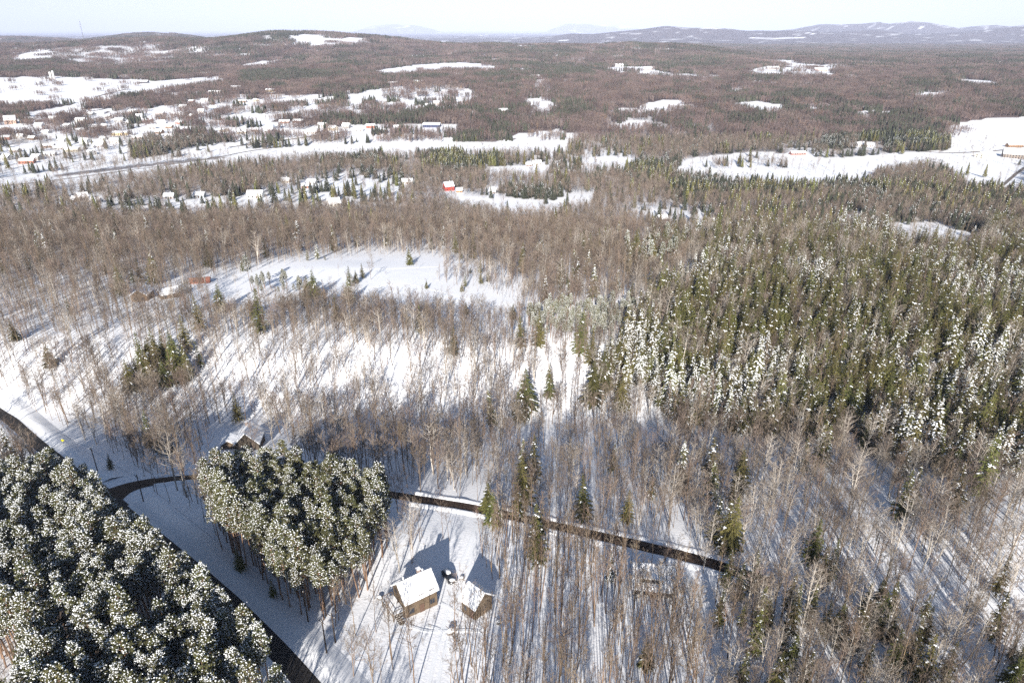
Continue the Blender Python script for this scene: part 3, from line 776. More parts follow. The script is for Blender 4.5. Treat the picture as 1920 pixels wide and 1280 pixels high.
for pts in ([(800, 1172), (835, 1180), (850, 1230), (846, 1300)], [(826, 1130), (850, 1140), (880, 1158), (905, 1180)], [(760, 1170), (800, 1185), (860, 1180), (900, 1182)], [(470, 590), (560, 540), (680, 505), (820, 500)], [(640, 545), (760, 530), (880, 560), (950, 585)], [(860, 1100), (880, 1070), (885, 1010), (900, 970)], [(330, 960), (420, 1060), (520, 1140), (640, 1230)]):
    ribbon_sheet('snow_trail', world_line(pts, 1.0), [(-.55, 0), (-.28, .14), (0, .02), (.28, .14), (.55, 0)], SNOWC)

# ------------------------------------------------------------------ vehicle, sign, poles, mast, silos, stones
CARP = flat_mat('dark_paint', (.03, .03, .035), .3, spec=.5)
RUB = flat_mat('tyre_rubber', (.02, .02, .02), .9)
ALLOY = flat_mat('wheel_metal', (.4, .4, .42), .35, .8)
def car():
    cx, cy, cz = gp(842, 1084)
    A, B = up(833, 1068, cz + .8), up(851, 1092, cz + .8)
    yaw = math.atan2(B[1] - A[1], B[0] - A[0])
    t = thing('parked_car', 'dark car with snow on its roof and bonnet, parked between cabin and outbuilding', 'car', (cx, cy, cz), yaw)
    prof = [(-2.25, .35), (-2.3, .75), (-2.2, 1.0), (-1.95, 1.08), (-1.5, 1.55), (-.1, 1.62), (.45, 1.5), (1.05, 1.08), (2.1, .92), (2.3, .7), (2.3, .35)]
    b = MB(); vs = []; n = len(prof)
    for s, w in ((-1, .86), (-.92, .92), (.92, .92), (1, .86)):
        for X, Z in prof: vs.append((X, s * w * (1 if Z < 1.2 else .82), Z))
    fs = [(k * n + i, k * n + i + 1, (k + 1) * n + i + 1, (k + 1) * n + i) for k in range(3) for i in range(n - 1)]
    fs += [tuple(range(n)), tuple(reversed(range(3 * n, 4 * n)))] + [(0, n, 2 * n, 3 * n, 4 * n - 1, 3 * n - 1, 2 * n - 1, n - 1)]
    b.add(vs, fs); link('body', b.mesh('body', [CARP]), t)
    b = MB()
    for s in (-1, 1):
        b.add([(-1.75, s * .93, 1.12), (.9, s * .93, 1.12), (.4, s * .78, 1.46), (-1.45, s * .78, 1.48)], [(0, 1, 2, 3)])
    link('side_window', b.mesh('side_window', [PANE]), t)
    b = MB(); b.add([(1.08, -.72, 1.11), (1.08, .72, 1.11), (.5, .62, 1.5), (.5, -.62, 1.5)], [(0, 1, 2, 3)])
    link('windscreen', b.mesh('windscreen', [PANE]), t)
    b = MB(); b.lump((-.6, 0, 1.62), 1.35, .95, .26); b.lump((1.65, 0, .98), .9, 1.0, .26); b.lump((-2.05, 0, 1.05), .4, .9, .2)
    sn = link('snow_cap', b.mesh('snow_cap', [SNOW], True), t)
    for X in (-1.4, 1.4):
        for s in (-1, 1):
            b = MB(); b.tube([(X, s * .78, .34), (X, s * .98, .34)], [.34, .34], 14)
            w = link('wheel', b.mesh('wheel', [RUB]), t)
            b = MB(); b.tube([(X, s * .97, .34), (X, s * 1.0, .34)], [.2, .2], 12); link('rim', b.mesh('rim', [ALLOY]), w)
    for s in (-1, 1):
        b = MB(); b.box(2.3, s * .6, .72, .08, .34, .16); link('headlight', b.mesh('headlight', [FRAME]), t)
    KEEP.append((cx, cy, 4.5)); return cx, cy
CARXY = car()

YEL = flat_mat('yellow_sign', (.78, .68, .03), .5); STEEL = flat_mat('steel_post', (.3, .3, .3), .5, .7)
sx, sy, sz = gp(120, 834)
t = thing('road_sign', 'yellow diamond road sign on a thin post in the snowy verge', 'road sign', (sx, sy, sz), R(8))
b = MB(); b.tube([(0, 0, -.3), (0, 0, 2.3)], [.05, .05], 6); link('post', b.mesh('post', [STEEL]), t)
b = MB(); q = .62
b.add([(-q, -.06, 1.9), (0, -.06, 1.9 - q), (q, -.06, 1.9), (0, -.06, 1.9 + q), (-q, -.03, 1.9), (0, -.03, 1.9 - q), (q, -.03, 1.9), (0, -.03, 1.9 + q)], [(0, 1, 2, 3), (7, 6, 5, 4), (0, 4, 5, 1), (1, 5, 6, 2), (2, 6, 7, 3), (3, 7, 4, 0)])
link('panel', b.mesh('panel', [YEL]), t)
b = MB(); b.lump((0, -.04, 1.9 + q - .05), .3, .12, .2); link('snow_cap', b.mesh('snow_cap', [SNOW]), t)

POLE = flat_mat('pole_wood', (.06, .045, .035), .9)
POLES = [(-140, 706, 9.5, 'utility pole at the far end of the road beyond the yellow sign'), (184, 886, 9, 'dark utility pole on the verge between the yellow sign and the junction'),
         (270, 943, 9.5, 'dark utility pole beside the road junction'), (578, 1165, 9, 'utility pole nearest the pine grove trunks'),
         (613, 1226, 9.5, 'tallest utility pole on the striped snow beside the road'), (629, 1204, 8, 'shorter utility pole just right of the tallest roadside one')]
PT = []
for px, py, h, lab in POLES:
    x, y, z = gp(px, py); KEEP.append((x, y, 2.5))
    t = thing('utility_pole', lab, 'utility pole', (x, y, z), R(-35), 'utility poles along the road')
    b = MB(); b.tube([(0, 0, -.5), (0, 0, h)], [.17, .11], 8); link('post', b.mesh('post', [POLE]), t)
    b = MB(); b.box(0, -.14, h - .7, 2.0, .1, .12); c = link('crossarm', b.mesh('crossarm', [POLE]), t)
    for X in (-.9, 0, .9):
        b = MB(); b.tube([(X, -.14, h - .64), (X, -.14, h - .44)], [.05, .04], 6); link('insulator', b.mesh('insulator', [FRAME]), c)
    PT.append(np.array([x, y, z + h - .6]))
for i, j, lab in ((0, 1, 'overhead wire running past the yellow sign'), (1, 2, 'overhead wire between the two poles near the junction'), (2, 4, 'overhead wire over the shaded verge below the junction')):
    n = 14; pts = []
    for k in range(n + 1):
        u = k / n; p = PT[i] * (1 - u) + PT[j] * u; p[2] -= 4 * u * (1 - u) * .9; pts.append(p)
    b = MB(); b.tube(pts, [.025] * (n + 1), 4)
    tag(link('overhead_wire', b.mesh('overhead_wire', [RUB])), lab, 'wire')

def mast():
    d = 4000.0
    dep = d * CP + CAM_H * SP
    x = (163 - 960) / FPX * dep; z = float(terrain(x, d)); h = 105.0
    t = thing('radio_mast', 'thin lattice radio mast standing on the far left ridge', 'mast', (x, d, z))
    b = MB(); r = 1.6; n = 22
    cor = [(r * math.cos(a), r * math.sin(a)) for a in (.5, .5 + 2.094, .5 + 4.189)]
    for c in cor: b.tube([(c[0], c[1], -2), (c[0], c[1], h)], [.45, .45], 4)
    for i in range(n):
        z0, z1 = h * i / n, h * (i + 1) / n
        for k in range(3):
            a, c = cor[k], cor[(k + 1) % 3]
            b.tube([(a[0], a[1], z0), (c[0], c[1], z1)], [.2, .2], 3); b.tube([(a[0], a[1], z1), (c[0], c[1], z1)], [.2, .2], 3)
    link('lattice', b.mesh('lattice', [flat_mat('mast_steel', (.12, .12, .13), .6)]), t)
    b = MB(); b.tube([(0, 0, h), (0, 0, h + 9)], [.4, .2], 5); link('antenna', b.mesh('antenna', [STEEL]), t)
    for zz in (h * .55, h * .8, h * .93):
        b = MB(); b.box(1.9, 0, zz, 1.2, 2.0, 4.0); link('dish', b.mesh('dish', [FRAME]), t)
    for k in range(3):
        a = .5 + 2.094 * k
        b = MB(); b.tube([(0, 0, h * .9), (math.cos(a) * 60, math.sin(a) * 60, float(terrain(x + math.cos(a) * 60, d + math.sin(a) * 60)) - z)], [.06, .06], 3)
        link('guy_wire', b.mesh('guy_wire', [STEEL]), t)
mast()
CONC = flat_mat('silo_concrete', (.55, .53, .5), .8)
for px, h, lab in ((96, 17, 'left one of the two pale silos on the upper left farmland'), (101.5, 20, 'taller right one of the two pale silos on the upper left farmland')):
    x, y, z = gp(px, 148)
    t = thing('silo', lab, 'silo', (x, y, z), 0, 'farm silos')
    b = MB(); b.tube([(0, 0, -1), (0, 0, h)], [3, 3], 18); link('body', b.mesh('body', [CONC]), t)
    b = MB(); b.tube([(0, 0, h), (0, 0, h + 1.2), (0, 0, h + 2), (0, 0, h + 2.3)], [3.1, 2.5, 1.4, .3], 18); link('dome', b.mesh('dome', [SNOW]), t)
STONE = flat_mat('field_stone', (.16, .15, .14), .9)
for px, py, r, lab in ((935, 1167, .9, 'snow-capped stone just below the outbuilding'), (846, 1186, 1.3, 'large snow-capped stone on the open yard below the cabin'), (866, 1085, .8, 'snowy stone right of the parked car'), (712, 1122, .9, 'snow-topped stone left of the cabin deck'), (1216, 1058, .9, 'snowy stone above the pale house by the lane')):
    x, y, z = gp(px, py)
    t = thing('stone', lab, 'stone', (x, y, z - .1), rng.uniform(0, 6))
    b = MB(); b.lump((0, 0, r * .3), r, r * .8, r * .6); link('rock', b.mesh('rock', [STONE]), t)
    b = MB(); b.lump((0, 0, r * .75), r * .85, r * .7, r * .4); link('snow_cap', b.mesh('snow_cap', [SNOW], True), t)

# ------------------------------------------------------------------ tree shapes
def perp_dir(d, ang, az):
    d = d / np.linalg.norm(d)
    a = np.cross(d, (0, 0, 1.0)) if abs(d[2]) < .95 else np.array([1.0, 0, 0])
    a /= np.linalg.norm(a); b = np.cross(d, a)
    return d * math.cos(ang) + (a * math.cos(az) + b * math.sin(az)) * math.sin(ang)

def bare_tree(h, base, spread, nb, thick=.105, twigs=4, asc=(.45, 1.0), fork=0, tw=.022):
    """returns trunk and crown builders; crown base at base*h, branches ascend"""
    T, Cn = MB(), MB()
    lean = rng.normal(0, .035, 2)
    stems = [(np.array([0, 0, -.3]), h, thick, lean)]
    if fork:
        for f in range(fork):
            a = rng.uniform(0, 6.28)
            stems.append((np.array([lean[0] * h * .25, lean[1] * h * .25, h * rng.uniform(.2, .4)]), h * rng.uniform(.85, .98), thick * .7, np.array([math.cos(a), math.sin(a)]) * rng.uniform(.12, .24)))
    for st, top, th, ln in stems:
        n = 8; pts = []; w = np.zeros(2)
        for i in range(n + 1):
            u = i / n; w = w + rng.normal(0, .07, 2)
            z = st[2] + (top - st[2]) * u
            pts.append(np.array([st[0] + ln[0] * (z - st[2]) + w[0], st[1] + ln[1] * (z - st[2]) + w[1], z]))
        rad = [th * (1 - .86 * (i / n)) for i in range(n + 1)]
        T.tube(pts, rad, 5)
        P = np.array(pts)
        k0 = nb if st[2] < 1 else nb // 2
        for q in range(k0):
            u = base + (1 - base) * ((q + rng.uniform(0, 1)) / k0) ** .9
            u = min(u, .985); i = min(int(u * n), n - 1); fr = u * n - i
            p = P[i] * (1 - fr) + P[i + 1] * fr
            az = q * 2.4 + rng.uniform(-.5, .5); el = rng.uniform(*asc)
            rel = (u - base) / (1 - base)
            ln1 = spread * (1.0 - .72 * rel) * rng.uniform(.6, 1.15) * (.65 + .5 * min(rel * 3, 1))
            d = np.array([math.cos(az) * math.cos(el), math.sin(az) * math.cos(el), math.sin(el)])
            p2 = p + d * ln1 * .5; d2 = d + np.array([0, 0, rng.uniform(.1, .55)]); d2 /= np.linalg.norm(d2)
            p3 = p2 + d2 * ln1 * .55
            rb = th * .36 * (1 - .5 * rel)
            T.tube([p, p2, p3], [rb, rb * .65, rb * .25], 3, cap=False)
            for s in range(4):
                v = rng.uniform(.25, 1.0)
                o = p * (1 - v * 2) + p2 * v * 2 if v < .5 else p2 * (2 - v * 2) + p3 * (v * 2 - 1)
                dd = perp_dir(d2, rng.uniform(.35, .85), rng.uniform(0, 6.28)); dd[2] += .25; dd /= np.linalg.norm(dd)
                l2 = ln1 * rng.uniform(.3, .55) * (1.1 - .4 * v)
                e = o + dd * l2
                Cn.ribbon(o, e, tw * 1.3, tw * .7)
                for k in range(twigs):
                    v2 = rng.uniform(.25, 1)
                    o2 = o + (e - o) * v2
                    d3 = perp_dir(dd, rng.uniform(.3, .8), rng.uniform(0, 6.28)); d3[2] += .2
                    Cn.tri(o2, o2 + d3 * l2 * rng.uniform(.35, .75), tw)
    return T, Cn

def pine_tree(h, cr, cb, snow, npuff=38):
    T, Cn = MB(), MB()
    n = 7; pts = []; w = np.zeros(2)
    for i in range(n + 1):
        w = w + rng.normal(0, .05, 2); pts.append((w[0], w[1], -.3 + (h - .6) * i / n))
    T.tube(pts, [.17 * (1 - .8 * i / n) for i in range(n + 1)], 6)
    for q in range(10):                                  # dead lower branches
        z = h * rng.uniform(.35, cb + .1); a = rng.uniform(0, 6.28); l = rng.uniform(.5, 1.4)
        T.tube([(0, 0, z), (math.cos(a) * l, math.sin(a) * l, z + rng.uniform(-.2, .4))], [.035, .012], 3, cap=False)
    for q in range(npuff):
        u = (q + .5) / npuff
        z = h * (cb + (1 - cb) * u)
        rr = cr * (1 - u) ** .52 * (.6 + .45 * min(u * 4, 1)) * rng.uniform(.55, 1.1)
        a = q * 2.399 + rng.uniform(-.3, .3)
        c = np.array([math.cos(a) * rr, math.sin(a) * rr, z + .25 * rr])
        T.tube([(0, 0, z - .35), (c * .8 + np.array([0, 0, z - .35]) * .2)], [.05, .02], 3, cap=False)
        pr = rng.uniform(.45, .75)
        for k in range(14):
            o = c + rng.normal(0, pr * .42, 3) * (1, 1, .5)
            out = o - np.array([0, 0, z - 1.2]); out /= np.linalg.norm(out) + 1e-6
            for m in range(6):
                d = out * .6 + rng.normal(0, .6, 3) + np.array([0, 0, .3]); d /= np.linalg.norm(d)
                Cn.tri(o - d * .1, o + d * rng.uniform(.26, .48), rng.uniform(.05, .09), 0)
            for m in range(4):
                if rng.random() < snow:
                    q0 = o + rng.normal(0, .16, 3) + np.array([0, 0, .12]); e = rng.uniform(.05, .125); t0 = rng.uniform(0, 6)
                    cs, sn = math.cos(t0) * e, math.sin(t0) * e
                    Cn.add([q0 + (cs * 1.6, sn * 1.6, 0), q0 + (-sn, cs, -.02), q0 + (-cs * 1.4, -sn * 1.4, -.03), q0 + (sn, -cs, 0), q0 + (0, 0, .11)], [(0, 1, 4), (1, 2, 4), (2, 3, 4), (3, 0, 4)], 1)
    return T, Cn

def spruce_tree(h, cr, snow, droop=.25, full=1.0):
    T, Cn = MB(), MB()
    T.tube([(0, 0, -.3), (0, 0, h * .5), (0, 0, h)], [.15, .09, .015], 5)
    nl = int(h * 1.35); a = rng.uniform(0, 6)
    for i in range(nl):
        u = (i + .3) / nl
        z = h * (.10 + .88 * u)
        L0 = cr * (1 - u) ** .85 * (.75 + .25 * min(u * 6, 1)) + .15
        nb = max(4, int((7 if u < .6 else 5) * full))
        for k in range(nb):
            a += 2 * math.pi / nb + rng.uniform(-.3, .3)
            if rng.random() < .1: continue
            L = L0 * rng.uniform(.7, 1.15)
            d = np.array([math.cos(a), math.sin(a), 0]); s = np.array([-math.sin(a), math.cos(a), 0])
            zz = z + rng.uniform(-.2, .2)
            def P(t, off=0.0, dz=0.0): return d * (L * t) + s * off + np.array([0, 0, zz - droop * L * t * t + .12 * L * t + dz])
            m = max(3, int(L * 2.6))
            for q in range(m):
                t = (q + rng.uniform(.2, .9)) / m
                wd = (.22 + .42 * L * .38 * (1 - t * .75)) * rng.uniform(.7, 1.2)
                for sg in (-1, 1):
                    Cn.add([P(max(t - .18, 0)), P(min(t + .12, 1.05)), P(t + .16, sg * wd, -.18 * wd - rng.uniform(.02, .2))], [(0, 1, 2)], 0)
                Cn.add([P(max(t - .14, 0), -.06), P(min(t + .14, 1), .06), P(t + .05, rng.uniform(-.1, .1), -rng.uniform(.25, .5))], [(0, 1, 2)], 0)
            Cn.add([P(.75, -.13), P(.75, .13), P(1.12, 0, .02)], [(0, 1, 2)], 0)
            if rng.random() < snow * 1.25:
                for q in range(2 + int(L * 2.2)):         # snow lying in patches along the bough
                    t = rng.uniform(.3, 1.0); wd = (.10 + .24 * (1 - t * .6)) * rng.uniform(.7, 1.3); of = rng.uniform(-.3, .3) * (1.1 - t)
                    Cn.add([P(t - .10, of, .07), P(t, of - wd, .02), P(t + .14, of, .06), P(t, of + wd, .02), P(t, of, .16)], [(0, 1, 4), (1, 2, 4), (2, 3, 4), (3, 0, 4)], 1)
    Cn.tri((0, 0, h - .6), (0, 0, h + .35), .1, 0)
    return T, Cn

def far_bare(h, cr, n, w, mi=0):
    b = MB()
    b.ribbon((0, 0, -.5), (0, 0, h * .8), w * .9, w * .5, mi)
    for k in range(n):
        u = rng.uniform(.3, .95); a = rng.uniform(0, 6.28); el = rng.uniform(.5, 1.25)
        l = cr * (1.15 - .6 * u) * rng.uniform(.8, 1.5)
        o = np.array([0, 0, h * u * .85]) + np.array([math.cos(a), math.sin(a), 0]) * cr * .25 * rng.random()
        d = np.array([math.cos(a) * math.cos(el), math.sin(a) * math.cos(el), math.sin(el)])
        b.tri(o, o + d * l, w, mi)
    return b

def far_fir(h, cr, mi=0):
    b = MB(); n = 6
    for zb, zt, r in ((.08, .55, 1.0), (.32, .8, .72), (.58, 1.02, .45)):
        vs = [(cr * r * rng.uniform(.7, 1.2) * math.cos(2 * math.pi * k / n + zb), cr * r * rng.uniform(.7, 1.2) * math.sin(2 * math.pi * k / n + zb), h * (zb + rng.uniform(-.04, .04))) for k in range(n)]
        b.add(vs + [(0, 0, h * zt)], [(k, (k + 1) % n, n) for k in range(n)], mi)
    return b

def clump(size, n, kind, cov):
    """a patch of distant woodland; kind is the share of evergreens"""
    b = MB()
    for i in range(n):
        x, y = rng.uniform(-.5, .5, 2) * size
        if rng.random() < kind:
            t = far_fir(rng.uniform(9, 17), rng.uniform(1.8, 2.9), 1)
        else:
            t = far_bare(rng.uniform(10, 16), rng.uniform(2.4, 3.6), cov[0], cov[1], 2 if rng.random() < .05 else 0)
        a = rng.uniform(0, 6.28); c, s = math.cos(a), math.sin(a)
        t.v = [(p[0] * c - p[1] * s + x, p[0] * s + p[1] * c + y, p[2]) for p in t.v]
        b.merge(t)
    return b

def protos(lst, trunk_mats, crown_mats, nm):
    out = []
    for T, Cn in lst:
        tm, cm = T.mesh(nm + '_trunk', trunk_mats, True), Cn.mesh(nm + '_crown', crown_mats)
        J = MB(); J.merge(T); J.merge(Cn, len(trunk_mats))
        jo = bpy.data.objects.new(nm + '_shape', J.mesh(nm + '_shape', trunk_mats + crown_mats))
        out.append((tm, cm, jo))
    return out

BT = protos([bare_tree(rng.uniform(15, 18.5), .42, 3.6, 20, twigs=5) for _ in range(4)] +
            [bare_tree(rng.uniform(13, 16), .38, 4.6, 18, .15, twigs=5, fork=2) for _ in range(2)], [BARK], [TWIG], 'bare_tree')
BT_POLE = protos([bare_tree(rng.uniform(17, 20), .55, 2.4, 22, .125, twigs=7, asc=(.6, 1.15)) for _ in range(3)], [BARKO], [TWIG], 'slim_tree')
BT_PALE = protos([bare_tree(rng.uniform(13, 17), .33, 5.2, 19, .20, twigs=3, fork=2, asc=(.3, .85), tw=.03) for _ in range(3)], [BARKP], [TWIGP], 'pale_tree')
BT_ALL = BT + BT_POLE + BT_PALE            # 0-5 brown, 6-8 slim, 9-11 pale
PINES = protos([pine_tree(rng.uniform(14.5, 17.5), rng.uniform(1.45, 1.95), .56, sn) for sn in (.09, .15, .24, .18, .12)], [PINEB], [NEEDLE, SNOWC], 'pine_tree')
SPR = protos([spruce_tree(rng.uniform(13, 16.5), rng.uniform(2.5, 3.1), sn, dr) for sn, dr in ((.03, .25), (.08, .3), (.22, .35), (.40, .35), (.14, .3), (.6, .4))] + [spruce_tree(14.5, 3.9, sn, .3, 1.5) for sn in (.05, .13)], [BARK], [SPRUCE, SNOWC], 'spruce_tree')
MIDB = []
for k in range(5):
    b = far_bare(rng.uniform(13, 17), rng.uniform(2.8, 3.8), 46, .075)
    MIDB.append(bpy.data.objects.new('mid_tree_shape', b.mesh('mid_tree_shape', [TWIG if k < 4 else TWIGP])))
MIDF = []
for k, mt in enumerate((DARKN, SPRUCE, DARKN, DARKN)):
    b = MB(); h = rng.uniform(12, 17); cr = rng.uniform(2.3, 3.2)
    for i in range(9):
        u = i / 9; n = 9
        for q in range(n):
            a = 2 * math.pi * q / n + i; r = cr * (1 - u) ** .9 * rng.uniform(.7, 1.2) + .2; z = h * (.1 + .86 * u)
            b.add([(0, 0, z + h * .12), (r * math.cos(a - .28), r * math.sin(a - .28), z - .2), (r * 1.12 * math.cos(a), r * 1.12 * math.sin(a), z - .35), (r * math.cos(a + .28), r * math.sin(a + .28), z - .2)], [(0, 1, 2, 3)])
            if k % 2 and rng.random() < .16: b.lump((r * .7 * math.cos(a), r * .7 * math.sin(a), z + .25), .45, .3, .25, 1, a)
    MIDF.append(bpy.data.objects.new('mid_fir_shape', b.mesh('mid_fir_shape', [mt, SNOWC])))
def clump_obj(*a):
    return bpy.data.objects.new('wood_patch_shape', clump(*a).mesh('wood_patch_shape', [TWIGF, DARKN, TWIGR]))
CL_NEAR = [clump_obj(26, 30, k, (20, .17)) for k in (0, 0, .02, .25, .6, .85)]
CL_FAR = [clump_obj(60, 95, k, (13, .34)) for k in (0, 0, .05, .3, .6, .85)]

# ------------------------------------------------------------------ woods as counted masses
def scatter(name, pts, rot, scl, idx, shapes):
    me = bpy.data.meshes.new(name); n = len(pts)
    me.vertices.add(n); me.vertices.foreach_set('co', np.asarray(pts, np.float32).ravel())
    me.attributes.new('turn', 'FLOAT_VECTOR', 'POINT').data.foreach_set('vector', np.asarray(rot, np.float32).ravel())
    me.attributes.new('size', 'FLOAT', 'POINT').data.foreach_set('value', np.asarray(scl, np.float32))
    me.attributes.new('shape', 'INT', 'POINT').data.foreach_set('value', np.asarray(idx, np.int32))
    me.update()
    o = tag(link(name, me), kind='stuff')
    ng = bpy.data.node_groups.new(name + '_nodes', 'GeometryNodeTree')
    ng.interface.new_socket('Geometry', in_out='INPUT', socket_type='NodeSocketGeometry')
    ng.interface.new_socket('Geometry', in_out='OUTPUT', socket_type='NodeSocketGeometry')
    N = ng.nodes.new; gi, go = N('NodeGroupInput'), N('NodeGroupOutput')
    g2i = N('GeometryNodeGeometryToInstance')
    for s in reversed(shapes):
        oi = N('GeometryNodeObjectInfo'); oi.inputs['Object'].default_value = s; oi.inputs['As Instance'].default_value = False
        ng.links.new(oi.outputs['Geometry'], g2i.inputs[0])
    iop = N('GeometryNodeInstanceOnPoints')
    def named(nm, ty):
        a = N('GeometryNodeInputNamedAttribute'); a.data_type = ty; a.inputs['Name'].default_value = nm; return a.outputs['Attribute']
    e2r = N('FunctionNodeEulerToRotation')
    ng.links.new(named('turn', 'FLOAT_VECTOR'), e2r.inputs[0])
    ng.links.new(gi.outputs[0], iop.inputs['Points'])
    ng.links.new(g2i.outputs[0], iop.inputs['Instance'])
    iop.inputs['Pick Instance'].default_value = True
    ng.links.new(named('shape', 'INT'), iop.inputs['Instance Index'])
    ng.links.new(e2r.outputs[0], iop.inputs['Rotation'])
    ng.links.new(named('size', 'FLOAT'), iop.inputs['Scale'])
    ng.links.new(iop.outputs[0], go.inputs[0])
    md = o.modifiers.new('woods', 'NODES'); md.node_group = ng
    return o

def grid_pts(y0, y1, step, margin):
    out = []
    y = y0
    ys_ = np.arange(y0, y1, step)
    xm = .80 * y1 + margin
    X, Y = np.meshgrid(np.arange(-xm, xm, step), ys_)
    X = X + rng.uniform(-.5, .5, X.shape) * step; Y = Y + rng.uniform(-.5, .5, Y.shape) * step
    k = np.abs(X) < .80 * Y + margin
    return X[k], Y[k]

# single trees out to 520 m
STEP = 2.2
x, y = grid_pts(48, 520, STEP, 26)
z = terrain(x, y)
bd, pd, sd, _ = growth(x, y, z)
cell = STEP ** 2
tot = np.maximum((bd + pd + sd) * cell, 1e-9)
keep = rng.random(x.shape) < tot
x, y, z, bd, pd, sd = (a[keep] for a in (x, y, z, bd, pd, sd))
u = rng.random(x.shape) * (bd + pd + sd)
kind = np.where(u < bd, 0, np.where(u < bd + pd, 1, 2))
px, py, dep = project(x, y, z)
STAND = [(885, 1005), (1000, 990), (1170, 1045), (1190, 1130), (1300, 1165), (1330, 1600), (820, 1600), (850, 1190)]
stand = inside(px, py, STAND)
slope = inside(px, py, [(1100, 720), (1180, 560), (1300, 430), (1700, 365), (2900, 350), (2900, 1300), (1500, 1300), (1500, 860)])
r1, r2, r3 = rng.random(x.shape), rng.random(x.shape), rng.random(x.shape)
shp = np.where(stand & (r1 < .85), 6 + (r2 * 3).astype(int), np.where(r1 < np.where(slope, .30, np.where((py > 860) & (px > 1250), .26, .08)), 9 + (r2 * 3).astype(int), np.where(r3 < .22, 6 + (r2 * 3).astype(int), (r2 * 6).astype(int))))
grove = inside(px, py, [(380, 930), (760, 930), (760, 1190), (380, 1190)])
shp = np.where(kind == 1, np.where(grove, np.array([0, 4, 1])[(r2 * 3).astype(int)], np.array([2, 3, 1, 3])[(r2 * 4).astype(int)]), shp)
heavy = vnoise(x, y, 28, 21) + rng.normal(0, .16, x.shape)
s_i = np.where(heavy < .36, 0, np.where(heavy < .52, 1, np.where(heavy < .63, 4, np.where(heavy < .76, 2, np.where(heavy < .90, 3, 5)))))
dry = inside(px, py, [(250, 600), (420, 600), (420, 760), (250, 760)]) | inside(px, py, [(1330, 1080), (2900, 1050), (2900, 1900), (1330, 1900)])
s_i = np.where(dry, np.minimum(s_i, 1), s_i)
shp = np.where(kind == 2, s_i, shp)
scl = np.where(kind == 0, rng.normal(.86, .15, x.shape), np.where(kind == 1, rng.normal(1.0, .10, x.shape), rng.normal(.98, .2, x.shape)))
low = inside(px, py, [(1330, 1080), (2900, 1030), (2900, 1900), (1330, 1900)])
scl = np.where(low & (kind == 2), scl * .72, scl)
scl = np.where((kind == 0) & (px > 900) & (py > 860) & ~stand, scl * .86, scl)
scl = np.clip(scl, .45, 1.45)
young = inside(px, py, [(380, 960), (460, 950), (570, 1110), (520, 1140), (430, 1080)]) | inside(px, py, [(190, 866), (265, 875), (258, 896), (200, 890)])
scl = np.where(young & (kind == 2), scl * .38, scl)
meadow = inside(px, py, [(390, 520), (560, 480), (840, 470), (990, 560), (970, 612), (640, 580), (415, 610)])
scl = np.where(meadow & (kind == 2), scl * rng.uniform(.3, .7, x.shape), scl)
scl = np.where(meadow & (kind == 0), scl * rng.uniform(.3, .8, x.shape), scl)
scl = np.where(inside(px, py, [(470, 535), (575, 530), (580, 565), (480, 575)]) & (kind == 1), scl * .55, scl)
scl = np.where(inside(px, py, [(960, 570), (1210, 560), (1210, 670), (980, 670)]) & (kind == 1), scl * .62, scl)
rot = np.stack([rng.normal(0, .035, x.shape), rng.normal(0, .035, x.shape), rng.uniform(0, 6.283, x.shape)], 1)
# a few single evergreens seen clearly in the photo: px, py of the foot, height, shape
SOLO = [(1190, 492, 21, 0), (1222, 502, 19, 0), (1242, 482, 21, 0), (1206, 508, 17, 1), (1262, 492, 16, 0), (1175, 480, 16, 1), (272, 716, 14, 0), (300, 700, 16, 0), (330, 690, 17, 0), (352, 706, 13, 1), (312, 726, 13, 0), (286, 688, 14, 0), (340, 720, 12, 0), (1000, 600, 9, 0), (228, 552, 16, 0), (292, 532, 19, 1), (415, 585, 15, 0), (768, 497, 11, 0), (668, 531, 8, 0), (655, 567, 13, 1), (590, 560, 16, 0), (578, 560, 13, 1), (800, 541, 5, 0), (866, 547, 5, 0), (874, 590, 7, 1), (962, 598, 8, 0),
        (800, 590, 8, 1), (985, 775, 20, 0), (977, 790, 14, 1), (1030, 745, 11, 0), (97, 690, 12, 1), (30, 640, 11, 1), (925, 985, 11, 0), (972, 968, 9, 1), (1015, 1005, 10, 2), (1143, 1090, 8, 5), (915, 960, 10, 0),
        (1030, 720, 10, 4), (248, 735, 15, 0), (262, 720, 12, 0), (1110, 760, 20, 0), (1130, 735, 18, 0), (1165, 770, 16, 1), (320, 850, 7, 0), (1210, 1250, 7, 0), (1645, 1180, 11, 0), (1660, 1195, 10, 0), (1570, 1190, 9, 0), (1430, 1180, 9, 0), (1905, 1300, 12, 0), (1885, 1310, 11, 0), (1430, 1330, 9, 4), (1370, 1340, 8, 1), (1730, 1160, 8, 2)]
for fx, fy, hh, si in SOLO:
    X, Y, Z = gp(fx, fy)
    x = np.append(x, X); y = np.append(y, Y); z = np.append(z, Z); kind = np.append(kind, 2); shp = np.append(shp, si + 6 if si < 2 else si); scl = np.append(scl, hh / 14.5)
    rot = np.vstack([rot, [0, 0, rng.uniform(0, 6)]])
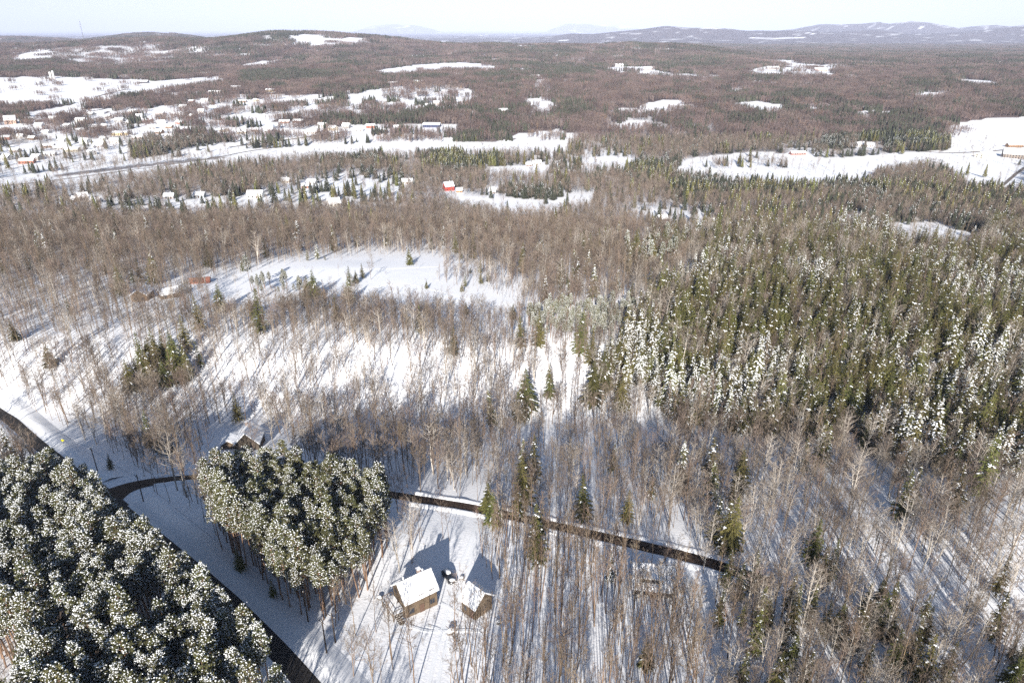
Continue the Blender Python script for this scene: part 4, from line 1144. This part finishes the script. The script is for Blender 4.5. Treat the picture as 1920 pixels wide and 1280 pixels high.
for fx, fy, hh, si in ((1232, 1139, 14, 9), (1203, 1140, 9, 7), (1255, 1137, 10, 8), (1196, 1165, 14, 7), (1256, 1180, 15, 8), (1222, 1225, 16, 6), (1246, 1232, 16, 7), (1192, 1126, 10, 4), (1266, 1140, 12, 8), (514, 838, 15, 9), (772, 1030, 13, 11), (985, 1060, 14, 9), (1590, 960, 15, 10), (1660, 1090, 16, 11), (1700, 900, 15, 9), (1400, 1150, 14, 10), (840, 900, 14, 9)):
    X, Y, Z = gp(fx, fy)
    x = np.append(x, X); y = np.append(y, Y); z = np.append(z, Z); kind = np.append(kind, 0); shp = np.append(shp, si); scl = np.append(scl, hh / 15)
    rot = np.vstack([rot, [0, 0, rng.uniform(0, 6)]])
for k in range(150):                                  # low shrubs poking through the open snow
    fx, fy = ((rng.uniform(420, 960), rng.uniform(490, 600)) if k < 90 else (rng.uniform(660, 900), rng.uniform(960, 1260)))
    X, Y, Z = gp(fx, fy)
    x = np.append(x, X); y = np.append(y, Y); z = np.append(z, Z); kind = np.append(kind, 0); shp = np.append(shp, int(rng.integers(0, 6))); scl = np.append(scl, rng.uniform(.05, .16))
    rot = np.vstack([rot, [0, 0, rng.uniform(0, 6)]])
px, py, dep = project(x, y, z)
z = z - .05
tx, ty, _t = project(x, y, z + np.where(kind == 1, 20, 15) * scl)
inview = (px > -10) & (px < 1930) & (ty < 1275) & (ty > 0)
showing = np.where(kind == 1, 21, 15) * scl / dep

# ---- landmark words for labels
LM = [('the dark cabin', *cpos[:2]), ('the small brown outbuilding', *spos[:2]), ('the parked car', *CARXY),
      ('the pale house below the lane', wx, wy), ('the dark house behind the grove', hx, hy)]
for nm, a, b_ in (('the yellow road sign', 120, 834), ('the road junction', 230, 918), ('the pole beside the junction', 270, 943), ('the tallest roadside utility pole', 613, 1226),
              ('the lane end by the grove', 760, 932), ('the middle of the dark lane', 1060, 990), ('the right end of the dark lane', 1420, 1084),
              ('the top of the snowy trail', 1600, 850), ('the middle of the snowy trail', 1660, 1010), ('the lower end of the snowy trail', 1780, 1230),
              ('the large snow-capped stone', 846, 1186), ('the stone left of the cabin deck', 712, 1122), ('the upper fir slope corner', 1250, 600), ('the lower fir slope corner', 1200, 760),
              ('the lower edge of the fir slope', 1480, 820), ('the right part of the fir slope', 1800, 850), ('the heart of the fir slope', 1500, 680), ('the right edge of the fir slope', 1800, 650),
              ('the meadow tip', 975, 585), ('the meadow centre', 740, 530), ('the sunlit slope', 700, 690), ('the lower left corner', 60, 1230), ('the left plantation edge', 40, 1020), ('the roadside corner of the plantation', 220, 1050),
              ('the road edge of the plantation', 380, 1190), ('the bottom of the road', 520, 1300), ('the heart of the plantation', 170, 1150), ('the lower plantation', 250, 1330), ('the near edge of the pole stand', 1000, 1290), ('the heart of the pole stand', 1050, 1180),
              ('the upper pole stand', 1050, 1060), ('the lower right hemlocks', 1500, 1240), ('the lower right corner', 1850, 1260), ('the grove centre', 570, 1040), ('the grove near tip', 600, 1160), ('the right grove edge', 720, 1050), ('the left grove edge', 430, 990)):
    X, Y, _z = gp(a, b_); LM.append((nm, X, Y))
LMXY = np.array([[a[1], a[2]] for a in LM])
def ordinal(n):
    w = ['first', 'second', 'third', 'fourth', 'fifth', 'sixth', 'seventh', 'eighth', 'ninth', 'tenth', 'eleventh', 'twelfth']
    if n <= 12: return w[n - 1]
    return f"{n}{'th' if 10 <= n % 100 <= 20 else {1: 'st', 2: 'nd', 3: 'rd'}.get(n % 10, 'th')}"

def individuals(k, name, cat, kinds, group, sets):
    ids = np.nonzero((kind == k) & inview)[0]
    ids = ids[np.argsort(-showing[ids])][:300]
    near_ = np.argmin((x[ids, None] - LMXY[None, :, 0]) ** 2 + (y[ids, None] - LMXY[None, :, 1]) ** 2, 1)
    rank = {}
    for l in np.unique(near_):
        g = np.nonzero(near_ == l)[0]
        dd = np.hypot(x[ids[g]] - LMXY[l, 0], y[ids[g]] - LMXY[l, 1])
        by = {}
        for q in np.argsort(dd):
            i = ids[g[q]]; kd = kinds(i); by[kd] = by.get(kd, 0) + 1
            rank[i] = f"{kd}, {ordinal(by[kd])} closest to {LM[l][0]}"
    first = {}
    for i in ids:
        s = int(shp[i]); tm, cm, _ = sets[s]
        if s not in first:
            t = thing(name, rank[i], cat, (x[i], y[i], z[i]), 0, group)
            link('trunk', tm, t); link('crown', cm, t); first[s] = t
        else:
            src = first[s]; t = src.copy(); COL.objects.link(t); t['label'] = rank[i]
            for ch in list(src.children):
                c = ch.copy(); COL.objects.link(c); c.parent = t
        t.location = (x[i], y[i], z[i]); t.rotation_euler = rot[i]; t.scale = (scl[i],) * 3
    return ids
used = np.zeros(x.shape, bool)
used[individuals(0, 'bare_tree', 'bare tree', lambda i: ('brown bare tree' if shp[i] < 6 else 'slim tall bare tree' if shp[i] < 9 else 'pale spreading bare tree'), 'leafless trees standing in the snow', BT_ALL)] = True
used[individuals(1, 'pine_tree', 'pine tree', lambda i: ('lightly', 'snowy', 'heavily', 'snowy', 'lightly')[shp[i]].replace('lightly', 'green lightly snowed pine').replace('heavily', 'pine thick with snow').replace('snowy', 'olive pine with snow tufts') if True else '', 'plantation pines by the road', PINES)] = True
used[individuals(2, 'spruce_tree', 'spruce tree', lambda i: ('bare green spruce', 'olive spruce', 'snow-flecked spruce', 'white frosted spruce', 'lightly flecked spruce', 'spruce loaded with snow', 'broad dark green spruce', 'broad lightly flecked spruce')[shp[i]], 'spruces and hemlocks of the slope', SPR)] = True
for k, nm, sets in ((0, 'bare_woodland', BT_ALL), (1, 'pine_woodland', PINES), (2, 'spruce_woodland', SPR)):
    m = (kind == k) & ~used
    scatter(nm, np.stack([x, y, z], 1)[m], rot[m], scl[m], shp[m], [s[2] for s in sets])
print('near trees', len(x), [(int(((kind == k) & ~used).sum())) for k in range(3)])

# lighter trees from 520 to 1150 m
x, y = grid_pts(520, 1150, 3.3, 20)
z = terrain(x, y); bd, pd, sd, _ = growth(x, y, z)
keep = rng.random(x.shape) < (bd * .95 + pd + sd) * 3.3 ** 2
x, y, z, bd, sd, pd = (a[keep] for a in (x, y, z, bd, sd, pd))
fir = rng.random(x.shape) * (bd + sd + pd) > bd
dk = vnoise(x, y, 60, 31) > .5
idx = np.where(fir, 5 + np.where(dk, 2, 0) + (rng.random(x.shape) * 2).astype(int), np.minimum((rng.random(x.shape) * 4.35).astype(int), 4))
rot = np.stack([0 * x, 0 * x, rng.uniform(0, 6.283, x.shape)], 1)
scatter('valley_woodland', np.stack([x, y, z - .1], 1), rot, np.clip(rng.normal(.95, .17, x.shape), .5, 1.5), idx, MIDB + MIDF)
print('valley trees', len(x))

def patches(name, y0, y1, step, shapes, per):
    x, y = grid_pts(y0, y1, step, step)
    z = terrain(x, y); bd, pd, sd, _ = growth(x, y, z)
    e = step * .5
    gx = (terrain(x + e, y) - terrain(x - e, y)) / (2 * e); gy = (terrain(x, y + e) - terrain(x, y - e)) / (2 * e)
    tot_ = bd + pd + sd
    keep = rng.random(x.shape) < np.clip(tot_ / .034, 0, 1)
    share = (sd + pd) / np.maximum(tot_, 1e-6) + rng.normal(0, .06, x.shape)
    idx = np.where(share < .08, (rng.random(x.shape) * 2).astype(int), np.where(share < .16, 2, np.where(share < .42, 3, np.where(share < .7, 4, 5))))
    # keep the patch level with the slope under it
    rx = np.arctan(gy); ry = -np.arctan(gx)
    rz = (rng.random(x.shape) * 4).astype(int) * math.pi / 2
    # euler XYZ turns about x first, so the quarter turn about z has to carry the tilt with it
    c, s = np.cos(rz), np.sin(rz)
    rot = np.stack([rx * c - ry * -s, ry * c + rx * -s, rz], 1)
    scatter(name, np.stack([x, y, z - .3], 1)[keep], rot[keep], rng.uniform(.9, 1.12, keep.sum()), idx[keep], shapes)
    print(name, int(keep.sum()))
patches('distant_woodland', 1150, 2500, 21, CL_NEAR, 1)
patches('hill_woodland', 2500, 8500, 52, CL_FAR, 1)

# ------------------------------------------------------------------ winter air
hm = bpy.data.materials.new('winter_air'); hm.use_nodes = True
hn = hm.node_tree; hn.nodes.clear()
ho = hn.nodes.new('ShaderNodeOutputMaterial'); hv = hn.nodes.new('ShaderNodeVolumePrincipled')
hv.inputs['Color'].default_value = (.66, .74, 1.0, 1)
hv.inputs['Density'].default_value = 4.0e-5
hv.inputs['Anisotropy'].default_value = -0.2
hn.links.new(hv.outputs[0], ho.inputs['Volume'])
b = MB(); b.box(0, 27000, 600, 160000, 66000, 1420)
hz = link('haze', b.mesh('haze', [hm])); tag(hz, kind='stuff')
